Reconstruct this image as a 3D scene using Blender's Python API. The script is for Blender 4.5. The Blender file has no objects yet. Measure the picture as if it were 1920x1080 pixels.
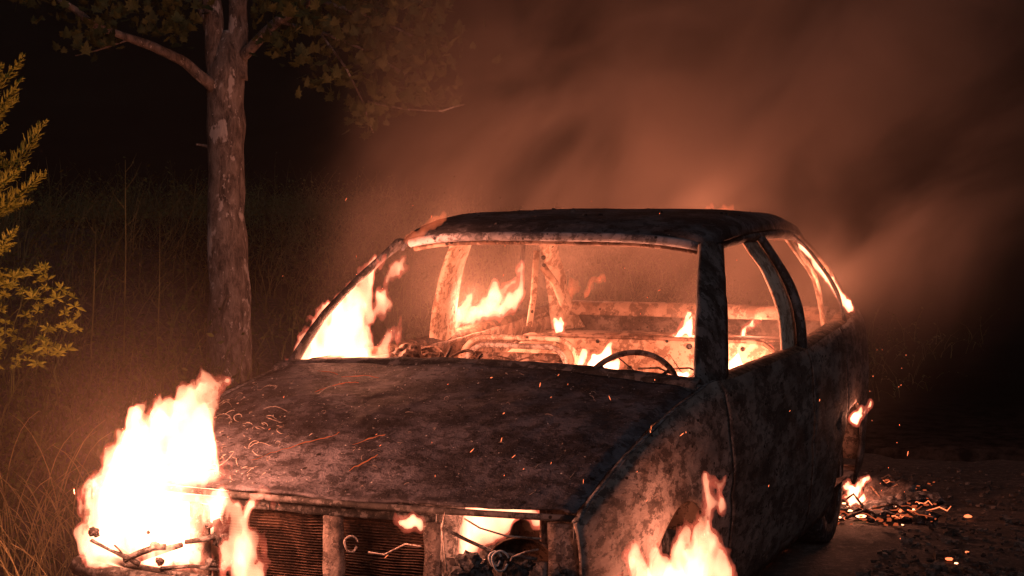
import bpy, bmesh, math, random
import numpy as np
from mathutils import Vector, Matrix, noise as mn
random.seed(7); RNG = np.random.default_rng(7)

# ------------------------------------------------------------------ camera
CP = np.array([2.186, -3.766, 1.515]); YAW, PITCH, ROLL, FPX = -0.401, -0.059, -0.003, 3084.0
FW = np.array([math.sin(YAW)*math.cos(PITCH), math.cos(YAW)*math.cos(PITCH), math.sin(PITCH)])
_R = np.array([math.cos(YAW), -math.sin(YAW), 0.0]); _U = np.cross(_R, FW)
RT = math.cos(ROLL)*_R + math.sin(ROLL)*_U; UP = -math.sin(ROLL)*_R + math.cos(ROLL)*_U
sc = bpy.context.scene
cam = bpy.data.cameras.new('camera'); camo = bpy.data.objects.new('camera', cam)
sc.collection.objects.link(camo); sc.camera = camo
cam.sensor_width = 36; cam.lens = FPX/1920*36; cam.clip_start = .05; cam.clip_end = 600
M = Matrix(((RT[0], UP[0], -FW[0], CP[0]), (RT[1], UP[1], -FW[1], CP[1]), (RT[2], UP[2], -FW[2], CP[2]), (0, 0, 0, 1)))
camo.matrix_world = M

# ------------------------------------------------------------------ night sky and added cool fill lamp
w = bpy.data.worlds.new('World'); sc.world = w; w.use_nodes = True
bg = w.node_tree.nodes['Background']
bg.inputs[0].default_value = (.55, .6, .9, 1); bg.inputs[1].default_value = .0016
sun = bpy.data.lights.new('cool_fill', 'SUN'); sun.energy = .28; sun.angle = math.radians(14); sun.color = (.90, .90, 1.0)  # added fill for the bonnet and car side, shining from the camera side
suno = bpy.data.objects.new('cool_fill', sun); sc.collection.objects.link(suno)
suno.rotation_euler = Vector((-.42, .62, -.5)).to_track_quat('-Z', 'Y').to_euler()
sc.view_settings.view_transform = 'Standard'; sc.view_settings.look = 'None'
sc.view_settings.exposure = 0; sc.view_settings.gamma = 1; sc.view_settings.use_curve_mapping = False
cy = sc.cycles
cy.use_denoising = True
cy.max_bounces = 5; cy.diffuse_bounces = 2; cy.glossy_bounces = 2; cy.volume_bounces = 1
cy.transparent_max_bounces = 24; cy.sample_clamp_indirect = 2.5; cy.sample_clamp_direct = 0
cy.volume_step_rate = 1.0; cy.volume_max_steps = 160
cy.caustics_reflective = False; cy.caustics_refractive = False
C = sc.collection

# ------------------------------------------------------------------ helpers
def at(px, py, d):
    return CP + d*FW + (px-960)/FPX*d*RT + (540-py)/FPX*d*UP
def tag(o, label=None, cat=None, group=None, kind=None):
    if label: o['label'] = label
    if cat: o['category'] = cat
    if group: o['group'] = group
    if kind: o['kind'] = kind
    return o
def empty(name, loc, label, cat, group=None):
    o = bpy.data.objects.new(name, None); o.location = loc; o.empty_display_size = .1
    C.objects.link(o); return tag(o, label, cat, group)
def link(name, me, mat=None, parent=None, smooth=True):
    o = bpy.data.objects.new(name, me); C.objects.link(o)
    if mat is not None and not me.materials: me.materials.append(mat)
    if parent is not None:
        o.parent = parent
        off = Vector((0, 0, 0)); p = parent
        while p is not None: off += Vector(p.location); p = p.parent
        o.location = -off                       # meshes are written in world coordinates
    if smooth: me.shade_smooth()
    return o
def pydata(name, V, F):
    me = bpy.data.meshes.new(name); me.from_pydata([tuple(map(float, v)) for v in V], [], [tuple(map(int, f)) for f in F]); me.update(); return me
def fast_mesh(name, V, F):
    V = np.asarray(V, float); F = np.asarray(F, np.int32); me = bpy.data.meshes.new(name)
    me.vertices.add(len(V)); me.vertices.foreach_set('co', V.ravel())
    n = F.shape[1]; me.loops.add(F.size); me.loops.foreach_set('vertex_index', F.ravel())
    me.polygons.add(len(F)); me.polygons.foreach_set('loop_start', np.arange(0, F.size, n, dtype=np.int32))
    me.update(calc_edges=True); me.validate(); return me
def recalc(me):
    b = bmesh.new(); b.from_mesh(me); bmesh.ops.recalc_face_normals(b, faces=b.faces); b.to_mesh(me); b.free(); return me
def grid(P):
    P = np.asarray(P, float); n, m = P.shape[:2]
    i, j = np.meshgrid(np.arange(n-1), np.arange(m-1), indexing='ij'); a = (i*m+j).ravel()
    return P.reshape(-1, 3), np.stack([a, a+m, a+m+1, a+1], 1)
def sheet(name, P, mat, parent, thick=.008, offset=0, rough=.0, rfreq=9, bevel=False):
    V, F = grid(P)
    if rough:
        V = V.copy()
        for k in range(len(V)): V[k] += rough*np.array(mn.noise_vector(Vector(V[k]*rfreq)))
    o = link(name, fast_mesh(name, V, F), mat, parent)
    s = o.modifiers.new('s', 'SOLIDIFY'); s.thickness = thick; s.offset = offset
    return o
def box_vf(x0, x1, y0, y1, z0, z1):
    V = [(x, y, z) for x in (x0, x1) for y in (y0, y1) for z in (z0, z1)]
    return V, [(0, 1, 3, 2), (4, 6, 7, 5), (0, 4, 5, 1), (2, 3, 7, 6), (0, 2, 6, 4), (1, 5, 7, 3)]
def join(parts):
    V, F = [], []
    for v, f in parts:
        n = len(V); V += [tuple(p) for p in v]; F += [tuple(i+n for i in q) for q in f]
    return V, F
def tube_vf(pts, rad, sides=8, cap=True, flat=1.0):
    pts = [np.asarray(p, float) for p in pts]; n = len(pts)
    if np.isscalar(rad): rad = [rad]*n
    V, F = [], []; up = np.array([0, 0, 1.0]); prev = None
    for i, p in enumerate(pts):
        t = pts[min(i+1, n-1)]-pts[max(i-1, 0)]; t = t/(np.linalg.norm(t)+1e-9)
        a = prev - t*np.dot(prev, t) if prev is not None else np.cross(t, up if abs(t[2]) < .9 else np.array([1., 0, 0]))
        a /= np.linalg.norm(a)+1e-9; prev = a; b = np.cross(t, a)
        for k in range(sides):
            q = 2*math.pi*k/sides; V.append(p+rad[i]*(math.cos(q)*a+flat*math.sin(q)*b))
    for i in range(n-1):
        for k in range(sides):
            k2 = (k+1) % sides; F.append((i*sides+k, i*sides+k2, (i+1)*sides+k2, (i+1)*sides+k))
    if cap:
        F.append(tuple(range(sides))[::-1]); F.append(tuple((n-1)*sides+k for k in range(sides)))
    return V, F
def bevel_box(name, b, mat, parent, bev=.006, rough=0):
    V, F = box_vf(*b); me = recalc(pydata(name, V, F)); bm = bmesh.new(); bm.from_mesh(me)
    if rough:
        bmesh.ops.subdivide_edges(bm, edges=bm.edges[:], cuts=4, use_grid_fill=True)
        for v in bm.verts: v.co += rough*mn.noise_vector(v.co*11)
    else:
        bmesh.ops.bevel(bm, geom=bm.edges[:], offset=bev, segments=2, affect='EDGES')
    bm.to_mesh(me); bm.free(); return link(name, me, mat, parent, smooth=bool(rough))
def sstep(a, b, x):
    t = np.clip((x-a)/(b-a), 0, 1); return t*t*(3-2*t)
def interp(x, xs, ys): return float(np.interp(x, xs, ys))

def rock(c, s3, mat, name, par, sd, sub=2, amp=.35):
    bm = bmesh.new(); bmesh.ops.create_icosphere(bm, subdivisions=sub, radius=1)
    for v in bm.verts:
        n_ = 1+amp*mn.noise(v.co*1.7+Vector((sd*3.1, 0, 0)))+amp*.5*mn.noise(v.co*4+Vector((0, sd, 0)))
        v.co = Vector((c[0]+v.co.x*s3[0]*n_, c[1]+v.co.y*s3[1]*n_, c[2]+v.co.z*s3[2]*n_))
    me = bpy.data.meshes.new(name); bm.to_mesh(me); bm.free(); return link(name, me, mat, par, False)

# ------------------------------------------------------------------ value noise and surface nets (numpy)
PERM = RNG.permutation(256).astype(np.int64); PERM = np.concatenate([PERM, PERM, PERM]); VAL = RNG.random(256)*2-1
def vnoise(P):
    I = np.floor(P).astype(np.int64); f = P-I; f = f*f*(3-2*f); I &= 255
    def h(a, b, c): return VAL[PERM[PERM[PERM[(I[..., 0]+a) & 255]+((I[..., 1]+b) & 255)]+((I[..., 2]+c) & 255)]]
    x, y, z = f[..., 0], f[..., 1], f[..., 2]
    def L(a, b, t): return a+(b-a)*t
    return L(L(L(h(0,0,0), h(1,0,0), x), L(h(0,1,0), h(1,1,0), x), y), L(L(h(0,0,1), h(1,0,1), x), L(h(0,1,1), h(1,1,1), x), y), z)
def fbm(P, o=3):
    s = 0; a = 1
    for k in range(o): s = s+a*vnoise(P*2**k+17.3*k); a *= .55
    return s
def surface_nets(Fv, org, h):
    ins = Fv < 0; nx, ny, nz = Fv.shape
    c = ins[:-1,:-1,:-1].astype(np.int8).copy()
    cnt = np.zeros_like(c, dtype=np.int32)
    for a in (0,1):
        for b in (0,1):
            for d in (0,1): cnt += ins[a:nx-1+a, b:ny-1+b, d:nz-1+d]
    act = (cnt > 0) & (cnt < 8); ids = np.full(act.shape, -1, np.int64); cells = np.argwhere(act); ids[act] = np.arange(len(cells))
    acc = np.zeros((len(cells), 3)); num = np.zeros(len(cells))
    cor = [(a, b, d) for a in (0,1) for b in (0,1) for d in (0,1)]
    for i in range(8):
        for j in range(i+1, 8):
            A, B = np.array(cor[i]), np.array(cor[j])
            if np.abs(A-B).sum() != 1: continue
            ia = cells+A; ib = cells+B
            fa = Fv[ia[:,0], ia[:,1], ia[:,2]]; fb = Fv[ib[:,0], ib[:,1], ib[:,2]]
            m = (fa < 0) != (fb < 0); t = np.where(m, fa/(fa-fb+1e-12), 0)
            acc += np.where(m[:,None], A+(B-A)*t[:,None], 0); num += m
    V = org+h*(cells+acc/num[:,None]+0.0)
    Q = []
    for ax in range(3):
        sl0 = [slice(1,-1)]*3; sl1 = [slice(1,-1)]*3; sl0[ax] = slice(0,-1); sl1[ax] = slice(1,None)
        a, b = ins[tuple(sl0)], ins[tuple(sl1)]; e = np.argwhere(a != b)
        if not len(e): continue
        off = np.ones(3, int); off[ax] = 0; e0 = e+off; u, v = [(1,2),(2,0),(0,1)][ax]
        du = np.zeros(3, int); dv = np.zeros(3, int); du[u] = 1; dv[v] = 1
        g = lambda q: ids[q[:,0], q[:,1], q[:,2]]
        quad = np.stack([g(e0-du-dv), g(e0-dv), g(e0), g(e0-du)], 1)
        fl = b[tuple(e.T)]
        quad = np.where(fl[:,None], quad[:, ::-1], quad); Q.append(quad)
    Q = np.concatenate(Q); Q = Q[(Q >= 0).all(1)]
    a, b, c, d = (V[Q[:, k]] for k in range(4)); vol = (np.cross(b-a, c-a)*(a-V.mean(0))).sum()
    if vol < 0: Q = Q[:, ::-1]
    return V, Q

# ------------------------------------------------------------------ materials
def newmat(name):
    m = bpy.data.materials.new(name); m.use_nodes = True; nt = m.node_tree; b = nt.nodes['Principled BSDF']
    return m, nt, b
def N(nt, t, **k):
    n = nt.nodes.new(t)
    for a, v in k.items():
        if a.startswith('i_'): n.inputs[a[2:].replace('_', ' ')].default_value = v
        else: setattr(n, a, v)
    return n
def ramp(nt, src, stops, interp='LINEAR'):
    r = nt.nodes.new('ShaderNodeValToRGB'); r.color_ramp.interpolation = interp
    el = r.color_ramp.elements
    while len(el) < len(stops): el.new(.5)
    for e, (p, c) in zip(el, stops): e.position = p; e.color = (*c, 1) if len(c) == 3 else c
    nt.links.new(src, r.inputs[0]); return r.outputs[0]
def mixc(nt, f, a, b, mode='MIX'):
    m = nt.nodes.new('ShaderNodeMix'); m.data_type = 'RGBA'; m.blend_type = mode
    for s, v in ((m.inputs[0], f), (m.inputs[6], a), (m.inputs[7], b)):
        if isinstance(v, (int, float)): s.default_value = v
        elif isinstance(v, tuple): s.default_value = (*v, 1)
        else: nt.links.new(v, s)
    return m.outputs[2]
def noise(nt, vec, scale, detail=4, rough=.6, dist=0):
    n = N(nt, 'ShaderNodeTexNoise', i_Scale=scale, i_Detail=detail, i_Roughness=rough, i_Distortion=dist); nt.links.new(vec, n.inputs[0]); return n.outputs[0]
def coords(nt, scale=(1,1,1)):
    t = N(nt, 'ShaderNodeTexCoord'); m = N(nt, 'ShaderNodeMapping'); m.inputs['Scale'].default_value = scale
    nt.links.new(t.outputs['Object'], m.inputs[0]); return m.outputs[0]
def burnt(name, dark, mid, light, scale=6, patch=.5, rough=.8, spots=True, stretch=(1,1,1), bump=.35, metallic=0.0, specks=0.0, blotch=.7):
    m, nt, b = newmat(name); v = coords(nt, stretch)
    n1 = noise(nt, v, scale, 8, .66, .15)
    col = ramp(nt, n1, [(patch-.16, dark), (patch-.02, mid), (patch+.14, light)])
    n2 = noise(nt, v, scale*4.5, 6, .72, .1)                       # hard edged flaking
    fl = ramp(nt, n2, [(.50, (0,0,0)), (.53, (1,1,1))])
    col = mixc(nt, fl, col, mixc(nt, .75, col, dark)); n4 = noise(nt, v, scale*2.1, 6, .6, .1); col = mixc(nt, ramp(nt, n4, [(.555, (0,0,0)), (.575, (blotch,)*3)]), col, light); col = mixc(nt, ramp(nt, n4, [(.40, (min(1, blotch*1.1),)*3), (.42, (0,0,0))]), col, dark)
    n3 = noise(nt, v, scale*13, 4, .75)
    col = mixc(nt, ramp(nt, n3, [(.60, (0,0,0)), (.66, (.8,.8,.8))]), col, light)
    if spots:
        vo = N(nt, 'ShaderNodeTexVoronoi', i_Scale=scale*5, i_Randomness=1.0); nt.links.new(v, vo.inputs[0])
        sp = ramp(nt, vo.outputs[0], [(.14, (1,1,1)), (.2, (0,0,0))])
        wn = ramp(nt, vo.outputs[1], [(.62, (0,0,0)), (.64, (1,1,1))])
        col = mixc(nt, mixc(nt, 1.0, sp, wn, 'MULTIPLY'), col, tuple(c*.25 for c in dark))
    if specks:
        vo = N(nt, 'ShaderNodeTexVoronoi', i_Scale=120, i_Randomness=1.0); nt.links.new(v, vo.inputs[0])
        sp = ramp(nt, vo.outputs[0], [(.10, (1,1,1)), (.16, (0,0,0))]); wn = ramp(nt, vo.outputs[1], [(.80, (0,0,0)), (.82, (1,1,1))])
        col = mixc(nt, mixc(nt, 1.0, sp, wn, 'MULTIPLY'), col, (.55*specks, .52*specks, .5*specks))
    nt.links.new(col, b.inputs['Base Color'])
    nt.links.new(ramp(nt, n3, [(.3, (rough-.2,)*3), (.7, (min(1, rough+.15),)*3)]), b.inputs['Roughness'])
    b.inputs['Metallic'].default_value = metallic; b.inputs['Specular IOR Level'].default_value = .22
    b1 = N(nt, 'ShaderNodeBump', i_Strength=bump, i_Distance=.01); nt.links.new(n2, b1.inputs['Height'])
    b2 = N(nt, 'ShaderNodeBump', i_Strength=bump, i_Distance=.004); nt.links.new(n3, b2.inputs['Height']); nt.links.new(b1.outputs[0], b2.inputs['Normal'])
    nt.links.new(b2.outputs[0], b.inputs['Normal']); return m
MAT = {}
MAT['bonnet'] = burnt('burnt_bonnet', (.018,.015,.017), (.06,.055,.064), (.17,.16,.185), 4.5, .5, .8, specks=.9, bump=1.0, blotch=.28)
MAT['side'] = burnt('burnt_side', (.028,.021,.019), (.10,.075,.066), (.25,.205,.185), 7, .47, .85, stretch=(1,.42,1), bump=.7, blotch=.45)
MAT['wing'] = burnt('burnt_wing', (.04,.03,.027), (.16,.12,.105), (.30,.25,.23), 8, .46, .85, stretch=(1,.5,1), bump=.7, blotch=.5)
MAT['rail'] = burnt('ashy_rail', (.04,.037,.037), (.12,.11,.11), (.28,.27,.28), 12, .45, .8)
MAT['roof'] = burnt('burnt_roof', (.012,.011,.012), (.04,.036,.04), (.14,.13,.14), 4, .5, .75, bump=.4, blotch=.3)
MAT['header'] = burnt('ashy_header', (.03,.027,.03), (.13,.12,.13), (.32,.3,.32), 6, .47, .7)
MAT['pillar'] = burnt('sooty_pillar', (.02,.017,.016), (.055,.048,.045), (.17,.15,.15), 7, .5, .8)
MAT['inner'] = burnt('bare_inner_metal', (.16,.09,.06), (.42,.28,.2), (.62,.48,.38), 5, .42, .75, bump=.3, blotch=.45)
MAT['innerdark'] = burnt('rusty_inner_metal', (.05,.03,.022), (.18,.11,.08), (.34,.24,.19), 5, .46, .8, bump=.3)
MAT['rust'] = burnt('rust', (.02,.011,.008), (.08,.042,.026), (.19,.12,.085), 12, .48, .85)
MAT['char'] = burnt('charred', (.008,.007,.007), (.03,.026,.025), (.14,.13,.13), 16, .52, .9, spots=False)
MAT['flake'] = burnt('paint_flake', (.10,.07,.055), (.24,.18,.15), (.42,.36,.32), 20, .4, .9, spots=False)
MAT['ash'] = burnt('white_ash', (.2,.2,.2), (.4,.39,.38), (.6,.58,.57), 30, .4, .9, spots=False)
def emis(name, col, s):
    m, nt, b = newmat(name); nt.nodes.remove(b); e = N(nt, 'ShaderNodeEmission'); e.inputs[0].default_value = (*col, 1); e.inputs[1].default_value = s
    nt.links.new(e.outputs[0], nt.nodes['Material Output'].inputs[0]); return m
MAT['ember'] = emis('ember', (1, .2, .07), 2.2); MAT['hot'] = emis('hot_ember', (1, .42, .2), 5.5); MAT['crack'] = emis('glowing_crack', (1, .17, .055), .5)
def fire_vol(name, col, s):
    m, nt, b = newmat(name); nt.nodes.remove(b); e = N(nt, 'ShaderNodeEmission'); e.inputs[0].default_value = (*col, 1); e.inputs[1].default_value = s
    nt.links.new(e.outputs[0], nt.nodes['Material Output'].inputs['Volume']); return m
MAT['fire_core'] = fire_vol('fire_core', (1, .42, .22), 60)
MAT['fire_hot'] = fire_vol('fire_hot', (1, .42, .22), 230)
MAT['fire_edge'] = fire_vol('fire_edge', (1, .16, .085), 24)
MAT['fire_wisp'] = fire_vol('fire_wisp', (1, .18, .065), 15)

# ------------------------------------------------------------------ terrain
def bank_z(x, y):
    e = -1.25+.12*math.sin(y*1.3)
    t = max(0., min(1., (e-x)/4.2)); z = 1.25*t**.85 if t > 0 else 0
    return z
def hump(x, y): return .02*mn.noise(Vector((x*1.7, y*1.7, 0)))+.012*mn.noise(Vector((x*6, y*6, 3)))
def ground_mesh(name, xs, ys, zf):
    P = np.array([[(x, y, zf(x, y)) for y in ys] for x in xs]); V, F = grid(P); me = fast_mesh(name, V, F); return me
m, nt, b = newmat('gritty_ground'); v = coords(nt)
n1 = noise(nt, v, 1.5, 6, .65); n2 = noise(nt, v, 22, 6, .75); n3 = noise(nt, v, 90, 3, .7)
col = ramp(nt, n1, [(.35, (.022,.017,.014)), (.6, (.06,.042,.032))]); col = mixc(nt, ramp(nt, n2, [(.5,(0,0,0)), (.62,(1,1,1))]), col, (.115,.085,.07))
col = mixc(nt, ramp(nt, n3, [(.62,(0,0,0)), (.7,(.8,.8,.8))]), col, (.22,.18,.16))
nt.links.new(col, b.inputs['Base Color']); b.inputs['Roughness'].default_value = .92
bb = N(nt, 'ShaderNodeBump', i_Strength=.8, i_Distance=.04); nt.links.new(n2, bb.inputs['Height'])
b3 = N(nt, 'ShaderNodeBump', i_Strength=.7, i_Distance=.012); nt.links.new(n3, b3.inputs['Height']); nt.links.new(bb.outputs[0], b3.inputs['Normal']); nt.links.new(b3.outputs[0], b.inputs['Normal'])
MAT['ground'] = m
def far_z(x, y): return 9*float(sstep(13, 40, y+.15*abs(x)))
xs = np.concatenate([np.linspace(-60, -6, 12), np.linspace(-5.6, 7, 110), np.linspace(8, 60, 12)])
ys = np.concatenate([np.linspace(-12, -4, 8), np.linspace(-3.6, 12, 120)])
g = link('ground', ground_mesh('ground', xs, ys, lambda x, y: far_z(x, y)+bank_z(x, y)+hump(x, y)+(.05*mn.noise(Vector((x*2, y*2, 7))) if x < -1.3 else 0)), MAT['ground'])
tag(g, 'dark gritty ground with ash, rising into an overgrown bank on the left', None, None, 'structure')

m, nt, b = newmat('night_fade_slope'); v = coords(nt); _s = N(nt, 'ShaderNodeSeparateXYZ'); nt.links.new(v, _s.inputs[0]); _m = N(nt, 'ShaderNodeMapRange'); nt.links.new(_s.outputs[1], _m.inputs[0]); _m.inputs[1].default_value = 5.6; _m.inputs[2].default_value = 8.5  # colour darkens with distance, painting the fade into night
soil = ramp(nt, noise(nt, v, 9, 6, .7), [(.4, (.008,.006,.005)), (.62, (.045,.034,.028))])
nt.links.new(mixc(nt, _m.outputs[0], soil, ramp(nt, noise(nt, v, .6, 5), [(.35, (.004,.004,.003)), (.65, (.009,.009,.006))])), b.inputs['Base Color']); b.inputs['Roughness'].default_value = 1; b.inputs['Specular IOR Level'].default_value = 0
xs = np.concatenate([np.linspace(-70, -9, 20), np.linspace(-8, 9, 120), np.linspace(10, 70, 20)]); Pg = []
for x in xs:
    y0 = 5.7-.06*x+.35*mn.noise(Vector((x*.9, 0, 4)))+.1*mn.noise(Vector((x*4, 0, 4))); row = []
    for y in np.concatenate([y0+np.array([0, .08]), np.linspace(y0+.3, 12.5, 24), np.linspace(13, 95, 40)]):
        row.append((x, y, far_z(x, y)+bank_z(x, y)+(-.06 if y == y0 else .045+.03*mn.noise(Vector((x*2, y*2, 1))))+(.6*mn.noise(Vector((x*.3, y*.3, 2)))*float(sstep(13, 18, y)))))
    Pg.append(row)
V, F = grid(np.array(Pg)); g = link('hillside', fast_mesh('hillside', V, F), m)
tag(g, 'slope behind the clearing, its colour darkened with distance to paint the night', None, None, 'structure')

# ------------------------------------------------------------------ burnt car
car = empty('burnt_car', (0, 2, 0), 'burning burnt out estate car with no glass, seen from its front corner', 'car')
def P(name, V, F, mat, parent=car, smooth=True): return link(name, recalc(pydata(name, V, F)), mat, parent, smooth)

# stations of the body side: fx(y) widest half width, belt height, top edge half width
Y_ = [0.04, .15, .4, .8, 1.2, 1.36, 2.4, 3.2, 3.64, 3.9]
BELT_Z = [.680, .722, .790, .864, .912, .905, .908, .945, .968, .955]
TOP_X = [.735, .745, .748, .75, .755, .772, .780, .762, .722, .68]
MAX_X = [.752, .782, .797, .807, .808, .808, .812, .803, .775, .73]
HOODX = [.728, .732, .735, .739, .743]
def side_pt(y, z, s):
    tz = interp(y, Y_, BELT_Z); tx = interp(y, Y_, TOP_X); mx = interp(y, Y_, MAX_X)
    t = (tz-z)/(tz-.18)
    x = interp(t, [0, .04, .14, .35, .6, .85, 1], [tx, tx+.4*(mx-tx), tx+.72*(mx-tx), mx, mx-.004, mx-.02, mx-.05])
    if .45 < t < .5: x -= .006
    return (s*x, y, z)
def arch_low(y, sill):
    z = sill
    for cy_, r in ((.73, .335), (3.22, .325)):
        d = abs(y-cy_)
        if d < r: z = max(z, .285+math.sqrt(r*r-d*d)*1.0)
    return z
def side_panel(name, y0, y1, s, mat, n=26, mrows=20, label=None, sill=.2):
    rows = []
    for i in range(n+1):
        y = y0+(y1-y0)*i/n; lo = arch_low(y, sill+.008*mn.noise(Vector((y*9, s, 0)))); hi = interp(y, Y_, BELT_Z)
        if hi-lo < .02: lo = hi-.02
        rows.append([side_pt(y, hi-(hi-lo)*(j/mrows)**1.0, s) for j in range(mrows+1)])
    R = np.array(rows)
    for a in range(R.shape[0]):
        for b_ in range(R.shape[1]):
            q = Vector(R[a, b_]); R[a, b_, 0] += .006*mn.noise(q*4.2)+.0022*mn.noise(q*13)
    o = sheet(name, R, mat, car, .012, -1*s)
    if label: o['label'] = label
    return o
for s in (1, -1):
    side_panel('front_wing', .04, 1.238, s, MAT['wing'], 44, 18)
    fd = side_panel('front_door', 1.243, 2.385, s, MAT['side'], 36, 20)
    rd = side_panel('rear_door', 2.389, 3.05, s, MAT['side'], 26, 20)
    side_panel('rear_wing', 3.057, 3.9, s, MAT['side'], 34, 18)
    # door handle hole ring
    hp = np.array(side_pt(2.34, .80, s))
    for dz, dy in ((0, 0),):
        pts = [hp+np.array([s*.006, .045*math.cos(a), .02*math.sin(a)]) for a in np.linspace(0, 2*math.pi, 18)]
        V, F = tube_vf(pts, .005, 6); P('handle', V, F, MAT['rust'], fd)
    V, F = box_vf(*sorted((s*.80, s*.815)), 2.36, 2.378, .785, .812); P('handle_patch', V, F, MAT['crack'] if s > 0 else MAT['rust'], fd, False)  # near side glows by emission, standing in for fire seen through the hole
    # belt rail strip on top of doors (inner lip)
    R = []
    for y in np.linspace(1.33, 3.66, 40):
        tx = interp(y, Y_, TOP_X); tz = interp(y, Y_, BELT_Z)
        R.append([(s*(tx+.004), y, tz-.022), (s*(tx+.004), y, tz+.004), (s*(tx-.02), y, tz+.012), (s*(tx-.06), y, tz+.008), (s*(tx-.075), y, tz-.03)])
    sheet('window_sill', R, MAT['rust'], car, .006, 0, .003, 14)
    # wing top rail beside the bonnet
    R = []
    for y in np.linspace(.05, 1.24, 40):
        tx = interp(y, Y_, TOP_X); tz = interp(y, Y_, BELT_Z); hx = interp(y, [0, .4, .8, 1.1, 1.24], HOODX)+.007
        R.append([(s*hx, y, tz-.045), (s*hx, y, tz+.003), (s*(hx+.015), y, tz+.008), (s*(tx-.004), y, tz+.004), (s*(tx+.006), y, tz-.008)])
    sheet('wing_rail', R, MAT['rail'], car, .005, 0, .002, 16)

# bonnet
def hood_z(x, y):
    base = interp(y, [0, .1, .3, .7, 1.12], [.698, .722, .778, .860, .925])
    return base+.028*(1-(x/.72)**2)*sstep(.03, .6, y)
nu, nv = 90, 70; R = np.zeros((nu+1, nv+1, 3))
for i in range(nu+1):
    for j in range(nv+1):
        v_ = j/nv; u = -1+2*i/nu; hx = interp(v_*1.1, [0, .4, .8, 1.1], HOODX[:4])
        x = u*hx; yb = .03+.045*u*u; y1 = 1.09+.03*u*u*-1+.0
        y = yb+(y1-yb)*v_; y += (.004*mn.noise(Vector((x*14, 0, 5)))+.008*mn.noise(Vector((x*5, 0, 9)))) if j in (0, nv) else 0
        z = hood_z(x, y)
        z += .011*mn.noise(Vector((x*2.6, y*2.6, 1)))+.0045*mn.noise(Vector((x*8, y*8, 2)))+.002*mn.noise(Vector((x*26, y*26, 2)))
        c = math.exp(-((abs(x)-.40-.06*y)/.016)**2); z += .0015*c
        if abs(u) > .97: z -= .008
        R[i, j] = (x, y, z)
bonnet = sheet('bonnet', R, MAT['bonnet'], car, .007, -1)
HR = R
def on_hood(px, py, lift=.004):
    # intersect the pixel ray with the bonnet height field
    d = at(px, py, 1)-CP; t = 3.5
    for _ in range(700):
        p = CP+t*d; 
        if p[2] <= hood_z(p[0], p[1])+lift: return p
        t += .006
    return p
V, F = tube_vf([(x, .026+.045*(x/.728)**2, .69) for x in np.linspace(-.728, .728, 50)], .009, 8)
P('front_lip', V, F, MAT['pillar'], bonnet)

# curled paint flakes and ash on the bonnet
fl = []; ashp = []
def curl(p, L, r, rng):
    a = rng.uniform(0, 6.28); bend = rng.uniform(-9, 9); pts = []; q = np.array(p, float); n = 9
    for k in range(n):
        pts.append(q.copy()); q = q+L/n*np.array([math.cos(a), math.sin(a), 0]); a += bend/n*rng.uniform(.3, 1.2)
        q[2] = hood_z(q[0], q[1])+.003+L*.18*math.sin(math.pi*k/n)
    return tube_vf(pts, [r*(.4+.6*math.sin(math.pi*(k+.5)/n)) for k in range(n)], 4, True)
rr = random.Random(3)
for k in range(100):
    px = 385+abs(rr.gauss(0, 85)); py = rr.uniform(690, 905)
    p = on_hood(px, py)
    if -.7 < p[0] < .7 and .05 < p[1] < 1.08: fl.append(curl(p, rr.choice([.012,.02,.03,.05,.09])*rr.uniform(.7,1.2), rr.uniform(.0006, .0016), rr))
for k in range(60):
    x = rr.uniform(-.68, .68); y = rr.uniform(.1, 1.05); fl.append(curl((x, y, hood_z(x, y)), rr.uniform(.01, .04), rr.uniform(.0006, .0012), rr))
V, F = join(fl); o = P('paint_flakes', V, F, MAT['flake'], bonnet); o.name = 'paint_flake'; tag(o, kind='stuff')
for k in range(900):
    x = rr.uniform(-.7, .7); y = rr.uniform(.06, 1.08); z = hood_z(x, y)+.006; s_ = rr.uniform(.001, .0038)
    a = rr.uniform(0, 6.28); e1 = np.array([math.cos(a), math.sin(a), rr.uniform(-.3, .3)])*s_; e2 = np.array([-math.sin(a), math.cos(a), rr.uniform(0, .8)])*s_*rr.uniform(.3, 1)
    c = np.array([x, y, z]); ashp.append(([c-e1, c+e2, c+e1*1.1, c-e2*.8], [(0, 1, 2, 3)]))
V, F = join(ashp); o = link('ash_fleck', pydata('ash_fleck', V, F), MAT['ash'], bonnet, False); tag(o, kind='stuff')
# glowing seams on the bonnet
for pts in ([(470,868),(520,850),(560,835),(600,825),(632,820),(636,815)], [(590,738),(625,727),(650,722),(680,721)], [(575,700),(610,701),(640,708)],
            [(660,838),(700,825),(735,815)], [(640,712),(685,706),(720,712)], [(655,885),(690,868),(712,855)]):
    w_ = [on_hood(a+rr.uniform(-2,2), b_+rr.uniform(-2,2), .003) for a, b_ in pts]
    dense = []
    for a_, b_ in zip(w_[:-1], w_[1:]):
        for t in np.linspace(0, 1, 5)[:-1]: q = a_+(b_-a_)*t+np.array([rr.uniform(-.003,.003), rr.uniform(-.006,.006), 0]); q[2] = hood_z(q[0], q[1])+.008; dense.append(q)
    V, F = tube_vf(dense, [.0021*(.35+.65*math.sin(math.pi*(k+.5)/len(dense)))*rr.uniform(.3,1.1) for k in range(len(dense))], 5); P('glowing_crack', V, F, MAT['crack'], bonnet)

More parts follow.
